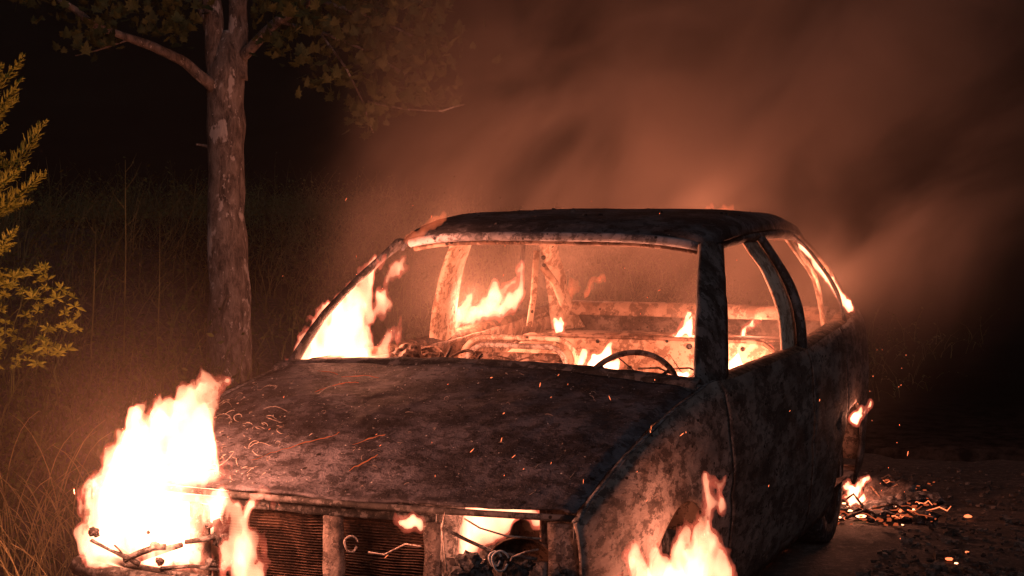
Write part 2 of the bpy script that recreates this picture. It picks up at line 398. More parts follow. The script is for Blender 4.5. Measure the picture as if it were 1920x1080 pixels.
# cowl and windscreen base
R = []
for x in np.linspace(-.75, .75, 50):
    yb = 1.105-.03*(x/.7)**2; z = hood_z(min(.72, max(-.72, x)), 1.1)
    R.append([(x, yb-.012, z-.03), (x, yb-.006, z-.002+.004*mn.noise(Vector((x*20,0,0)))), (x, yb+.03, z+.012+.005*mn.noise(Vector((x*12,3,0)))), (x, yb+.075, z-.005), (x, yb+.09, z-.06)])
sheet('windscreen_cowl', R, MAT['pillar'], car, .008, 0, .002, 20)

# pillars: lofted strips between two edges with inner depth
def pillar(name, e0, e1, depth, mat, thick=.02, rough=.003, n=18, par=car):
    """e0/e1: polylines (front edge, rear edge), depth: vector added inward"""
    e0 = [np.array(p, float) for p in e0]; e1 = [np.array(p, float) for p in e1]
    def samp(e, t):
        t *= len(e)-1; k = min(int(t), len(e)-2); f = t-k; p0 = e[max(k-1, 0)]; p1 = e[k]; p2 = e[k+1]; p3 = e[min(k+2, len(e)-1)]
        return .5*(2*p1+(p2-p0)*f+(2*p0-5*p1+4*p2-p3)*f*f+(3*p1-p0-3*p2+p3)*f**3)
    V = []; F = []; ring = 8
    for i in range(n+1):
        a = samp(e0, i/n); b_ = samp(e1, i/n); d = np.array(depth, float); mid = (a+b_)/2
        rg = [a, a+(b_-a)*.2-d*.16, mid-d*.22, b_-(b_-a)*.2-d*.16, b_, b_+d*.7-(b_-a)*.1, mid+d, a+d*.7+(b_-a)*.1]
        for q in rg: V.append(q+rough*np.array(mn.noise_vector(Vector(q*13))))
    for i in range(n):
        for k in range(ring): F.append((i*ring+k, i*ring+(k+1) % ring, (i+1)*ring+(k+1) % ring, (i+1)*ring+k))
    F.append(tuple(range(ring))); F.append(tuple(n*ring+k for k in range(ring)))
    return P(name, V, F, mat, par)
for s in (1, -1):
    S_ = lambda pts: [(s*x, y, z) for x, y, z in pts]
    dm = MAT['pillar'] if s > 0 else MAT['innerdark']
    _k = 1.0 if s > 0 else .45; _e0 = [(.737,1.09,.90),(.692,1.262,1.069),(.645,1.44,1.195),(.585,1.67,1.338)]; _e1 = [(.778,1.33,.89),(.735,1.475,1.065),(.672,1.67,1.215),(.592,1.93,1.332)]
    _e1 = [tuple(a+(b_-a)*_k for a, b_ in zip(p, q)) for p, q in zip(_e0, _e1)]
    pillar('windscreen_pillar', S_([(.737,1.09,.90),(.692,1.262,1.069),(.645,1.44,1.195),(.585,1.67,1.338)]),
           S_(_e1), (-s*.03*_k,.02*_k,-.015*_k), MAT['pillar'] if s > 0 else MAT['pillar'])
    pillar('middle_pillar', S_([(.780,2.38,.90),(.757,2.395,1.06),(.70,2.385,1.2),(.618,2.34,1.34)]),
           S_([(.781,2.45,.90),(.757,2.463,1.06),(.702,2.45,1.2),(.62,2.405,1.34)]), (-s*.03,.0,-.0), MAT['pillar'])
    pillar('pillar_lining', S_([(.735,2.24,.86),(.715,2.25,1.05),(.665,2.23,1.2),(.585,2.17,1.34)]),
           S_([(.735,2.50,.86),(.715,2.49,1.05),(.665,2.44,1.2),(.585,2.38,1.34)]), (-s*.02,0,0), MAT['inner'], rough=.004)
    pillar('window_divider', S_([(.762,3.25,.94),(.735,3.20,1.08),(.67,3.07,1.23),(.60,2.93,1.335)]),
           S_([(.762,3.285,.94),(.735,3.235,1.08),(.67,3.10,1.23),(.60,2.96,1.335)]), (-s*.015,0,0), MAT['pillar'], rough=.002)
    pillar('tail_pillar', S_([(.722,3.60,.95),(.698,3.50,1.06),(.655,3.30,1.2),(.592,3.06,1.335)]),
           S_([(.70,3.74,.95),(.675,3.62,1.06),(.635,3.42,1.2),(.57,3.16,1.335)]), (-s*.03,.0,-.01), MAT['rust'] if s > 0 else MAT['inner'])
    pillar('pillar_lining', S_([(.66,3.42,.86),(.645,3.34,1.0),(.62,3.24,1.14),(.55,3.02,1.32)]),
           S_([(.58,3.66,.86),(.60,3.52,1.0),(.60,3.42,1.14),(.54,3.14,1.32)]), (-s*.02,.0,0), MAT['inner'], rough=.005)
    # cant rail along the roof side
    pillar('roof_rail', S_([(.566,1.76,1.338),(.585,2.2,1.362),(.588,2.7,1.362),(.585,3.12,1.338)]),
           S_([(.60,1.93,1.322),(.622,2.25,1.342),(.622,2.7,1.342),(.60,3.06,1.325)]), (-s*.02,0,-.03), MAT['pillar'])

# roof
def roof_z(u, y):
    c = interp(y, [1.70, 1.75, 1.82, 1.95, 2.15, 2.5, 2.85, 3.1, 3.22], [1.352, 1.386, 1.404, 1.420, 1.434, 1.440, 1.432, 1.405, 1.37])
    return c-.036*abs(u)**12-.008*u*u
R = []
for i in range(61):
    u = max(-1, min(1, -1+2*(i-1)/58)); sk = 1 if i in (0, 60) else 0; row = []
    for j in range(51):
        y = 1.725-.03*(1-u*u)+(3.2-1.70)*j/50; hx = interp(y, [1.7, 1.95, 2.5, 3.2], [.578, .604, .612, .578])
        x = u*hx; q = Vector((x*3, y*3, 0)); row.append((x*(1+.022*sk), y, -.032*sk+roof_z(u, y)+.007*mn.noise(q)+.002*mn.noise(q*5)))
    R.append(row)
roof = sheet('roof', R, MAT['roof'], car, .012, -1)
# header (bright ashy channel above the windscreen) and its underside
pts = []; 
for k in range(41):
    u = -1+2*k/40; pts.append((u*.555, 1.712-.03*(1-u*u)+.02*abs(u)**6, 1.352-.03*abs(u)**4+.012*(1-u*u)*0))
V, F = tube_vf(pts, .0165, 8, True); P('windscreen_header', V, F, MAT['header'])
V, F = tube_vf([(x*.985, y+.022, z-.021) for x, y, z in pts], .0105, 8, True); P('header_channel', V, F, MAT['innerdark'])
V, F = tube_vf([(x, 3.2+.0, 1.335-.02*abs(x/.55)**4) for x in np.linspace(-.55, .55, 24)], .025, 8); P('tail_header', V, F, MAT['innerdark'])
for yy in (2.3, 2.75):
    V, F = tube_vf([(x, yy, 1.395-.05*abs(x/.58)**3) for x in np.linspace(-.58, .58, 18)], .016, 6); P('roof_bow', V, F, MAT['innerdark'])
# ash lumps on roof edge
lump = []
for k in range(46):
    x = rr.uniform(-.5, .55); y = rr.uniform(1.78, 2.9); z = roof_z(x/.6, y)
    v_, f_ = box_vf(-1, 1, -1, 1, -1, 1); s_ = rr.uniform(.003, .008)
    lump.append(([(x+a*s_*rr.uniform(.5,1.2), y+b_*s_*rr.uniform(.5,1.2), z+c*s_*rr.uniform(.4,1.1)) for a, b_, c in v_], f_))
V, F = join(lump); o = P('roof_debris', V, F, MAT['char'], roof, False); tag(o, kind='stuff')

# front panel with openings
def fy(x): return .045+.045*(x/.72)**2
def fpanel(name, x0, x1, z0, z1, mat, dy=0, rough=.003, label=None):
    nx_ = max(3, int((x1-x0)/.02)); nz_ = max(3, int((z1-z0)/.02)); R = []
    for i in range(nx_+1):
        x = x0+(x1-x0)*i/nx_; R.append([(x, fy(x)+dy, z0+(z1-z0)*j/nz_) for j in range(nz_+1)])
    o = sheet(name, R, mat, car, .012, 1, rough, 17)
    return o
fpanel('slam_panel', -.735, .345, .652, .672, MAT['char'], .014); fpanel('slam_panel', .648, .735, .652, .672, MAT['char'], .014)
for x0, x1 in ((-.40,-.335), (.028,.088), (.322,.368)):
    fpanel('front_post', x0, x1, .25, .654, MAT['side'], -.006, .006)
for x0, x1 in ((.655,.752), (-.752,-.675)):
    fpanel('corner_panel', x0, x1, .22, .675, MAT['wing'], 0, .003)
fpanel('lower_panel', .369, .652, .30, .565, MAT['side'], .012, .007)
fpanel('lower_panel', -.672, -.402, .30, .54, MAT['side'], .012, .007)
fpanel('valance', -.74, .74, .20, .295, MAT['side'], -.004)
# edge bead of the front corner
V, F = tube_vf([(.752, .10, z) for z in np.linspace(.22, .66, 16)], [.007]*16, 6); P('corner_bead', V, F, MAT['rail'])
# lamp bowls in the openings
for s in (1, -1):
    V = []; F = []
    for i in range(13):
        a = math.pi/2*i/12
        for k in range(24):
            b_ = 2*math.pi*k/24; V.append((s*((.585 if s > 0 else .535)+.11*math.sin(a)*math.cos(b_)), .10+.075*(1-math.cos(a))*-1+.05, .532+.10*math.sin(a)*math.sin(b_)))
    for i in range(12):
        for k in range(24): F.append((i*24+k, i*24+(k+1)%24, (i+1)*24+(k+1)%24, (i+1)*24+k))
    o = P('headlamp_bowl', V, F, MAT['rust']); so = o.modifiers.new('s', 'SOLIDIFY'); so.thickness = .004
    V, F = tube_vf([(s*.37, .07, .635), (s*.43, .075, .61), (s*.5, .08, .585), (s*.62, .085, .575)], .005, 6); P('bent_bracket', V, F, MAT['char'])
# radiator with fins, cracked top
R = [[(x, .10, z) for z in np.linspace(.24, .655, 20)] for x in np.linspace(-.325, .32, 40)]
MAT['core'] = burnt('radiator_metal', (.015,.008,.006), (.055,.027,.018), (.12,.07,.05), 9, .5, .85, spots=False)
sheet('radiator_core', R, MAT['core'], car, .02, 1, .001, 15)
fin = []
for z in np.arange(.25, .650, .0075):
    n_ = 26; a = [(x, .069+.002*mn.noise(Vector((x*9, z*30, 0))), z+.0035*mn.noise(Vector((x*12, z*20, 4)))) for x in np.linspace(-.325, .318, n_)]
    V = []; F = []
    for p in a: V += [(p[0], p[1], p[2]), (p[0], p[1]+.012, p[2]+.001), (p[0], p[1]+.012, p[2]-.0018)]
    for i in range(n_-1):
        for k in range(3): F.append((i*3+k, i*3+(k+1)%3, (i+1)*3+(k+1)%3, (i+1)*3+k))
    fin.append((V, F))
V, F = join(fin); o = P('radiator_fins', V, F, MAT['core'], car, False); o.name = 'radiator_fin'; tag(o, kind='stuff')
# char lumps below the right lamp, coiled wire
for k, (px, py, r_) in enumerate([(880,1055,.035), (925,1050,.028), (905,1075,.03), (965,1072,.03), (860,1080,.03), (1050,1075,.02), (990,1060,.016)]):
    p = at(px, py, 4.16); rock(p, (r_, r_*.7, r_*.8), MAT['char'], 'charred_lump', car, k, 3, .5)
for (px, py, r_, dd) in ((928,1048,.016,4.12), (938,1052,.022,4.115), (658,1020,.018,4.26)):
    c = at(px, py, dd); pts = [c+RT*r_*math.cos(a)*(.9+.1*math.sin(3*a))+UP*r_*1.15*math.sin(a) for a in np.linspace(.3, 6, 22)]
    V, F = tube_vf(pts, .0028, 5); P('wire_coil', V, F, MAT['ash'] if px > 700 else MAT['flake'])
for pts in ([(690,1035),(720,1040),(760,1020),(790,1025)], [(1010,1030),(985,1035),(960,1045),(955,1060)], [(835,960),(828,990),(832,1020),(838,1070)], [(870,972),(900,990),(950,1005),(1015,1010)]):
    V, F = tube_vf([at(a, b_, 4.18) for a, b_ in pts], .0025, 5); P('loose_wire', V, F, MAT['flake'])
# bumper beam, partly fallen on its far side
pts = [(-.80,.16,.455), (-.76,.02,.452), (-.6,-.035,.447), (-.3,-.06,.44), (0,-.07,.425), (.3,-.06,.40), (.6,-.03,.37), (.78,.04,.35)]
V, F = tube_vf(pts, .03, 8, True, 1.0); bp = P('bumper', V, F, MAT['char'])
V, F = tube_vf([(-.80,.12,.50), (-.68,-.0,.495), (-.55,-.03,.48), (-.40,-.03,.470), (-.28,-.02,.462)], .010, 6); P('bumper_strip', V, F, MAT['char'], bp)
V, F = tube_vf([(-.72,.02,.535), (-.62,.0,.515), (-.56,-.01,.49), (-.48,.0,.52), (-.40,.0,.545)], [.008,.012,.014,.013,.008], 6); P('melted_trim', V, F, MAT['char'], bp)
for pts, r_ in (([(172,1012),(205,1030),(240,1048),(262,1058)], .013), ([(232,1052),(262,1036),(290,1028),(310,1026)], .016), ([(236,1050),(222,1030),(214,1022)], .006), ([(300,1066),(360,1062),(440,1072)], .012), ([(405,975),(414,1000),(420,1030),(436,1060)], .022), ([(345,1018),(380,1012),(410,1005),(430,985)], .015)):
    V, F = tube_vf([at(a, b_, 4.515) for a, b_ in pts], [r_*rr.uniform(.8, 1.25) for q in pts], 4, True, .5); V = [np.array(v)+.006*np.array(mn.noise_vector(Vector(v)*40)) for v in V]; P('melted_bracket', V, F, MAT['char'], bp)
for k, (px, py, r_) in enumerate([(176,998,.017), (290,1024,.016), (392,985,.012), (278,998,.006), (415,1010,.03), (300,1052,.014), (395,1056,.018), (425,1062,.016)]):
    c = at(px, py, 4.52); rock(c, (r_, r_*.6, r_*.8), MAT['char'], 'charred_lump', bp, k+40, 3, .5)
# engine bay
bevel_box('engine_block', (-.28, .28, .32, .78, .30, .66), MAT['char'], car, 0, .02)
bevel_box('air_filter_box', (-.1, .2, .35, .6, .67, .71), MAT['rust'], car, 0, .01)
for s in (1, -1):
    R = [[(s*.60, y, z) for z in np.linspace(.25, .70, 8)] for y in np.linspace(.16, 1.1, 16)]
    sheet('inner_wing', R, MAT['innerdark'], car, .006, 0, .01, 6)
R = [[(x, 1.14+.0*z, z) for z in np.linspace(.22, .88, 12)] for x in np.linspace(-.74, .74, 24)]
sheet('firewall', R, MAT['innerdark'], car, .008, 0, .01, 5)

# interior: floor, door linings, dash rail, seats, tail
R = [[(x, y, .25+.07*math.exp(-(x/.14)**2)) for y in np.linspace(1.16, 3.75, 30)] for x in np.linspace(-.74, .74, 30)]
sheet('floor_pan', R, MAT['innerdark'], car, .006, 0, .008, 6)
for s in (1, -1):
    R = []
    for y in np.linspace(1.36, 3.6, 50):
        tx = interp(y, Y_, TOP_X)-.07; tz = interp(y, Y_, BELT_Z)
        R.append([(s*(tx+.01*math.sin(z*40)), y, z) for z in np.linspace(.27, tz-.01, 16)])
    sheet('door_lining', R, MAT['innerdark'], car, .006, 0, .006, 8)
V, F = tube_vf([(-.70,1.36,.80), (-.3,1.33,.83), (.2,1.33,.83), (.70,1.36,.80)], .03, 8); P('dashboard_beam', V, F, MAT['rust'])
# steering wheel
def seg(a, b_, r_, n_=2): return tube_vf([a, b_], r_, 6)
cw = at(1178, 750, 5.62); ax_n = np.array([.0, -.86, .50]); e1 = np.array([1., 0, 0]); e2 = np.cross(ax_n, e1)
sw = link('steering_wheel', recalc(pydata('w', *tube_vf([cw+.18*(math.cos(a)*e1+math.sin(a)*e2) for a in np.linspace(0, 2*math.pi, 49)], .0105, 8, False))), MAT['innerdark'], car); sw.name = 'steering_wheel'
for a in (0.75, 2.35, 4.71): V, F = seg(cw, cw+.18*(math.cos(a)*e1+math.sin(a)*e2), .006); P('spoke', V, F, MAT['rust'], sw)
V, F = seg(cw+ax_n*.01, cw-ax_n*.35, .02); P('steering_column', V, F, MAT['rust'])
# rear seat back panel with pressings
def rbox(cx, cz, w_, h_, r_, y, n_=8):
    out = []
    for k, (sx, sz) in enumerate(((1,1), (-1,1), (-1,-1), (1,-1))):
        for t in range(n_+1):
            a = math.pi/2*k+math.pi/2*t/n_; out.append((cx+sx*(w_-r_)+r_*math.cos(a), y, cz+sz*(h_-r_)+r_*math.sin(a)))
    return out
R = []
for x in np.linspace(-.66, .66, 70):
    top = .898-.10*sstep(.50, .66, abs(x))
    R.append([(x, 2.72+.10*(z-.3)+(.016 if (abs(x-(-.27)) < .17 and abs(z-.80) < .05) else 0), z) for z in np.linspace(.30, top, 30)])
sb = sheet('seat_panel', R, MAT['inner'], car, .01, 0, .005, 7)
V, F = tube_vf([(x, 2.775-.002, .898-.10*float(sstep(.50, .66, abs(x)))) for x in np.linspace(-.66, .66, 50)], .009, 6); P('seat_panel_rim', V, F, MAT['innerdark'], sb)
# front seat frames
_q = at(962, 650, 6.35)
for xs_, yy, zt in ((float(_q[0]), float(_q[1])-.09, float(_q[2])), (.37, 2.02, .78)):
    pts = rbox(xs_, zt-.30, .215, .30, .085, yy); pts.append(pts[0])
    pts = [(x, y+(z-.5)*.30, z) for x, y, z in pts]
    sf = link('seat_frame', recalc(pydata('seat_frame', *tube_vf(pts, .011, 8, False))), MAT['flake'], car)
    pts = rbox(xs_, zt-.272, .245, .30, .10, yy+.03); pts.append(pts[0])
    V, F = tube_vf([(x, y+(z-.5)*.30, z) for x, y, z in pts], .012, 6, False); P('inner_hoop', V, F, MAT['inner'], sf)
    R = [[(xs_+u*.19, yy+.04+(z-.5)*.30+.012*math.cos(u*2), z) for z in np.linspace(zt-.56, zt-.03, 16)] for u in np.linspace(-1, 1, 14)]
    sheet('back_plate', R, MAT['innerdark'], sf, .004, 0, .006, 9)
    for k in range(6):
        z = zt-.5+k*.09; V, F = tube_vf([(xs_+u*.19, yy+.015+(z-.5)*.30, z+.008*math.sin(u*9+k)) for u in np.linspace(-1, 1, 14)], .003, 5); P('seat_spring', V, F, MAT['rust'], sf)
for px, py, d, r_ in ((1046,637,6.93,.016), (1292,650,6.93,.012), (1120,640,6.93,.008), (905,660,6.93,.009), (1345,652,6.93,.013), (1180,690,6.93,.010), (1250,640,6.93,.006), (940,636,6.93,.007), (1392,655,6.93,.009)):
    c = at(px, py, d); hit = 2.72+.10*(c[2]-.3)-.012; c = CP+(c-CP)*((hit-CP[1])/(c[1]-CP[1])); V, F = tube_vf([c, c+np.array([0, .008, 0])], r_, 12); P('bolt_hole', V, F, MAT['char'], sb)
# pillar bracket with openings, and burnt wires and springs hanging in the cabin
V, F = tube_vf([at(1006,470,6.95), at(1000,560,6.95), at(992,612,6.95)], .014, 8); P('belt_bracket', V, F, MAT['inner'])
V, F = tube_vf([at(1018,500,6.95), at(1040,530,6.97), at(1054,566,7.0), at(1062,580,7.0)], .016, 8); P('belt_bracket', V, F, MAT['inner'])
for px, py, r_ in ((1019,483,.010), (1020,497,.008)):
    c = at(px, py, 6.9); V, F = tube_vf([c, c+FW*.01], r_, 12); P('bracket_hole', V, F, MAT['char'])
for k in range(9):
    x = rr.uniform(-.6, -.25); y = rr.uniform(1.45, 1.75); z = rr.uniform(.82, .93); ph = rr.uniform(0, 6)
    V, F = tube_vf([(x+.09*math.cos(t+ph), y+.03*math.sin(2*t), z+.06*math.sin(t*1.3+ph)) for t in np.linspace(0, 3.4, 16)], rr.uniform(.003, .007), 5); P('seat_spring', V, F, MAT['rust'])
for k in range(4):
    x = rr.uniform(-.5, .6); y = rr.uniform(1.6, 2.6); z = rr.uniform(.80, .90); L = rr.uniform(.05, .2)
    V, F = tube_vf([(x, y, z), (x+L*.4, y, z+rr.uniform(-.02, .05)), (x+L, y+.03, z-rr.uniform(0, .08))], rr.uniform(.002, .004), 5); P('loose_wire', V, F, MAT['rust'])
for k, (px, py, d, r_) in enumerate([(1450,668,6.6,.018), (1418,684,6.5,.02), (1245,706,6.0,.015), (1300,708,5.95,.02), (800,672,6.1,.05), (765,668,6.0,.05), (835,690,6.1,.04)]):
    c = at(px, py, d); rock(c, (r_, r_, r_*.8), MAT['rust'], 'charred_lump', car, k+60, 3, .5)
# tail: tailgate lower panel, rear shelf lip, inner brackets
R = [[(x, 3.70+.10*(1-(x/.72)**2)+.12*(.97-z)**.5*.6, z) for z in np.linspace(.28, .968, 18)] for x in np.linspace(-.72, .72, 40)]
sheet('tail_panel', R, MAT['side'], car, .01, 0, .005, 6)
V, F = box_vf(-.60, .60, 3.56, 3.64, .945, .995); 
R = [[(x, 3.50+.03*k, [.93, .985, .99, .965][k]) for k in range(4)] for x in np.linspace(-.62, .62, 30)]
sheet('tail_crossmember', R, MAT['innerdark'], car, .006, 0, .004, 9)
R = [[(x, 3.2+.3*k/6, .86+.01*math.sin(k)) for k in range(7)] for x in np.linspace(-.62, .62, 24)]
sheet('load_floor', R, MAT['innerdark'], car, .006, 0, .006, 6)
# wheels
for (x, y) in ((.69, .73), (-.69, .73), (.64, 3.22), (-.64, 3.22)):
    wh = bpy.data.objects.new('wheel', None); C.objects.link(wh); wh.parent = car; wh.location = Vector((x, y, .27))-car.location
    def ring(prof, mat, name, seg_=32):
        V = []; F = []; n_ = len(prof)
        for k in range(seg_):
            a = 2*math.pi*k/seg_
            for (r_, dx) in prof: V.append((x+dx, y+r_*math.cos(a), .27+r_*math.sin(a)))
        for k in range(seg_):
            for j in range(n_): F.append((k*n_+j, k*n_+(j+1)%n_, ((k+1)%seg_)*n_+(j+1)%n_, ((k+1)%seg_)*n_+j))
        return P(name, V, F, mat, wh)
    ring([(.265,-.07), (.27,.0), (.265,.07), (.19,.075), (.18,.0), (.19,-.075)], MAT['char'], 'tyre')
    ring([(.185,-.07), (.178,.0), (.185,.07), (.06,.045), (.03,.03), (.03,-.03)], MAT['char'], 'rim')

# ------------------------------------------------------------------ fires
def flame_field(tongues, depth, squash=.6, warp=.02, wf=16, vox=.006, grow=0.0):
    segs = []
    for t in tongues:
        for (a, b_) in zip(t[:-1], t[1:]):
            da = a[3] if len(a) > 3 else 0; db = b_[3] if len(b_) > 3 else 0
            ka = (depth+da)/FPX; kb = (depth+db)/FPX
            segs.append((np.array([(a[0]-960)*ka, (540-a[1])*ka, da]), a[2]*ka, np.array([(b_[0]-960)*kb, (540-b_[1])*kb, db]), b_[2]*kb))
    lo = np.min([np.minimum(a-ra, b_-rb) for a, ra, b_, rb in segs], 0)-.045; hi = np.max([np.maximum(a+ra, b_+rb) for a, ra, b_, rb in segs], 0)+.045
    n = np.ceil((hi-lo)/vox).astype(int)+1
    G = np.stack(np.meshgrid(*[lo[k]+vox*np.arange(n[k]) for k in range(3)], indexing='ij'), -1)
    Q = G*np.array([wf, wf*.45, wf])+RNG.uniform(0, 90)
    W = np.stack([fbm(Q, 3), fbm(Q+31.7, 3)*1.4, fbm(Q+57.1, 2)], -1)
    Pp = G+W*warp
    W2 = fbm(Pp*np.array([wf*2.6, wf*1.0, wf*2.6])+7, 3)
    D = np.full(G.shape[:3], 9.)
    for a, ra, b_, rb in segs:
        ab = b_-a; h = np.clip(((Pp-a)@ab)/(ab@ab+1e-9), 0, 1); dv = Pp-a-h[..., None]*ab; dv[..., 2] /= squash
        D = np.minimum(D, np.sqrt((dv**2).sum(-1))-(ra+(rb-ra)*h))
    D = D+W2*warp*.6-grow
    return D, lo, vox, depth
def local_to_world(V): return CP+V[:, :1]*RT+V[:, 1:2]*UP
def flame(label, tongues, depth, power, lamp_at=None, radius=.08, squash=.6, warp=.02, wf=16, vox=.006, core='fire_core', edge=.010, core_in=.0, only_edge=False, base=None, lift=0):
    D, lo, h, d0 = flame_field(tongues, depth, squash, warp, wf, vox)
    a0 = tongues[0][0]; bp_ = at(a0[0], a0[1], depth) if base is None else base
    root = empty('flame', bp_, label, 'flame', 'flames burning on and around the car wreck')
    def mk(name, iso, mat):
        V, Q = surface_nets(D-iso, lo, h)
        if len(Q) < 8: return None
        Wd = CP+(depth)*FW+V[:, :1]*RT+V[:, 1:2]*UP+V[:, 2:3]*FW
        a, b, c = (Wd[Q[:, k]] for k in range(3))
        if (np.cross(b-a, c-a)*(a-Wd.mean(0))).sum() < 0: Q = Q[:, ::-1]
        o = link(name, fast_mesh(name, Wd, Q), MAT[mat], root); return o
    if not only_edge: mk('flame_core', -core_in, core if vox > .0052 or core != 'fire_core' else 'fire_hot')
    mk('flame_edge' if not only_edge else 'flame_wisp', edge, 'fire_edge' if not only_edge else 'fire_wisp')
    if power:
        L = bpy.data.lights.new('firelight', 'POINT'); L.energy = power; L.color = (1, .32, .175); L.shadow_soft_size = radius
        lp = lamp_at if lamp_at is not None else at(tongues[0][len(tongues[0])//2][0], tongues[0][len(tongues[0])//2][1], depth)
        lo_ = bpy.data.objects.new('firelight', L); C.objects.link(lo_); lo_.parent = root; lo_.location = Vector(lp)-root.location
    return root
flame('huge white hot fire rising from the burnt front corner and lamp of the car',
      [[(215,1010,46),(225,925,50),(265,860,50),(315,790,42),(360,745,22),(380,705,15),(376,684,4)],
       [(340,1000,70),(340,900,70),(350,820,45),(368,770,26),(388,735,12),(404,705,8)],
       [(290,1000,75),(290,900,68),(300,840,44),(330,780,28)], [(190,1000,24),(190,940,20),(184,905,10)],
       [(235,850,24),(228,826,10)], [(385,900,28),(398,830,14),(404,800,3)], [(398,930,24),(402,860,12),(415,815,3)],
       [(455,1085,24,-.16),(456,1010,23,-.16),(460,965,23,-.16),(478,945,12,-.16)], [(395,955,18,-.05),(430,952,17,-.14),(465,950,15,-.16)],
       [(190,1046,12),(300,1030,12),(330,1040,13),(400,1030,13)], [(225,1060,8),(280,1068,6)]],
      4.58, 78, at(232, 840, 4.33), .13, .62, .029, 19, .006, edge=.008)
flame('tall bright fire burning inside the windscreen opening on the passenger side',
      [[(572,690,30),(590,648,24),(606,608,14),(612,584,4)], [(640,690,60),(645,640,48),(655,590,38),(678,545,24),(698,505,12),(716,478,3)],
       [(600,690,50),(610,630,34),(622,590,18),(628,570,4)], [(695,690,28),(712,650,16),(735,622,8),(748,598,3)],
       [(690,590,12),(715,560,9),(722,540,3)], [(728,520,5),(740,495,6),(750,478,2)], [(715,645,9),(738,630,7),(752,622,3)]],
      6.02, 46, at(665, 600, 6.08), .1, .5, .026, 18, .0065)
flame('ragged row of flames on the far window sill between two pillars',
      [[(853,603,9),(865,590,12),(878,565,8),(886,552,2)], [(890,594,12),(915,580,14),(928,556,13),(932,536,4)],
       [(935,588,9),(958,572,13),(972,548,9),(976,515,3)], [(940,550,4),(955,535,4)], [(870,597,8),(960,580,7)], [(966,515,4),(972,508,5),(976,500,2)]],
      7.0, 24, None, .07, .7, .018, 16, .006, edge=.012)
flame('bright fire behind the left of the steering wheel',
      [[(1075,700,8),(1090,680,9),(1098,664,3)], [(1110,705,18),(1125,682,16),(1136,664,7),(1146,650,2)], [(1150,705,14),(1156,688,10),(1160,678,3)]],
      6.1, 24, at(1120, 680, 6.0), .06, .7, .012, 20, .005)
flame('small star shaped flame standing on the rear seat panel', [[(1050,617,9),(1050,607,8),(1052,598,3)], [(1042,604,4),(1058,604,4)]], 7.2, 5, None, .04, .7, .01, 24, .005)
flame('small flame leaning right by the front pillar, behind the steering wheel', [[(1270,627,5),(1285,620,9),(1296,608,4),(1302,598,2)], [(1280,612,3),(1290,590,3)]], 7.3, 6, None, .04, .7, .014, 22, .005)
flame('thin broken flame on the rear seat seen through the side window', [[(1392,628,5),(1402,614,5),(1408,604,4),(1416,596,2)], [(1412,612,2),(1425,606,2)]], 7.35, 5, None, .04, .7, .016, 26, .0045)
flame('round bright fire just inside the front side window', [[(1366,690,9),(1378,684,12),(1395,690,7)], [(1380,680,12),(1384,662,4)]], 6.5, 18, None, .05, .8, .012, 20, .005)
flame('pair of small bright flames above the side window sill', [[(1424,674,9),(1430,666,5)], [(1441,662,8),(1445,655,5)]], 6.9, 7, None, .04, .8, .008, 24, .005)
flame('small flame between the steering wheel and the front pillar', [[(1212,660,6),(1216,654,6),(1218,648,2)]], 7.0, 2, None, .04, .8, .008, 24, .005)
flame('low flame at the foot of the front pillar inside the car', [[(1270,708,8),(1282,704,8)], [(1282,690,5),(1290,694,3)]], 5.95, 5, None, .04, .8, .01, 24, .005)
flame('white fire in the engine bay seen through the empty lamp hole', [[(855,1045,30),(880,995,34),(900,960,30)], [(900,990,28),(940,965,26),(1000,962,14)]], 4.62, 12, at(930, 985, 4.45), .06, .6, .016, 18, .006)
flame('small white flame showing through a hole in the radiator', [[(752,972,6),(768,976,11),(786,984,8)], [(744,968,3),(740,974,2)]], 4.215, 2.5, at(765, 975, 4.10), .03, .5, .010, 26, .004)
flame('yellow white flame licking up out of the front wheel arch',
      [[(1300,1110,52),(1310,1060,40),(1322,1010,27),(1329,970,14),(1333,930,7),(1333,900,2)], [(1262,1100,26),(1272,1040,14),(1280,1005,10),(1284,978,4)],
       [(1205,1090,26,-.42),(1190,1060,13,-.42),(1176,1040,5,-.42)], [(1255,1095,32,-.34),(1242,1052,16,-.34),(1234,1028,5,-.34)], [(1160,1100,16,-.42),(1168,1080,8,-.42)], [(1345,1080,22),(1352,1030,12),(1350,1000,4)]],
      4.56, 6, at(1330, 1040, 4.40), .07, .6, .024, 19, .0055)
flame('small flame at the top of the rear wheel arch', [[(1603,786,8),(1607,776,7),(1611,766,3)], [(1618,772,3),(1628,758,3),(1632,750,2)]], 7.0, 2, None, .04, .7, .010, 24, .005)
flame('star shaped flame among debris on the ground behind the car', [[(1595,940,6),(1604,922,11),(1612,902,3)], [(1600,918,6),(1582,906,3)], [(1606,914,7),(1632,900,2)], [(1588,936,5),(1618,940,4)]], 7.75, 9, at(1605, 895, 7.75), .04, .8, .016, 26, .005)
flame('glowing strip painting the firelit edge of the rear pillar',
      [[(1490,437,4),(1506,458,7),(1524,484,6),(1545,512,7),(1572,548,7),(1594,578,7),(1598,584,3)]], 7.02, 3, at(1560, 520, 7.1), .05, .6, .008, 30, .0045, edge=.006)  # emissive strip stands in for the pillar edge lit by fire
flame('faint flame tips showing over the rear edge of the roof', [[(1330,400,8),(1337,392,4),(1336,384,2)], [(1350,400,6),(1368,398,6),(1362,388,2)]], 7.45, 5, at(1320, 385, 7.9), .12, .8, .012, 24, .005, only_edge=True)
flame('thin red flame creeping over the roof corner above the windscreen', [[(768,452,5),(785,438,4),(802,424,4),(822,412,4),(832,406,2)], [(826,410,4),(831,409,3)]], 5.92, 4, None, .04, .8, .010, 26, .0045, only_edge=True)
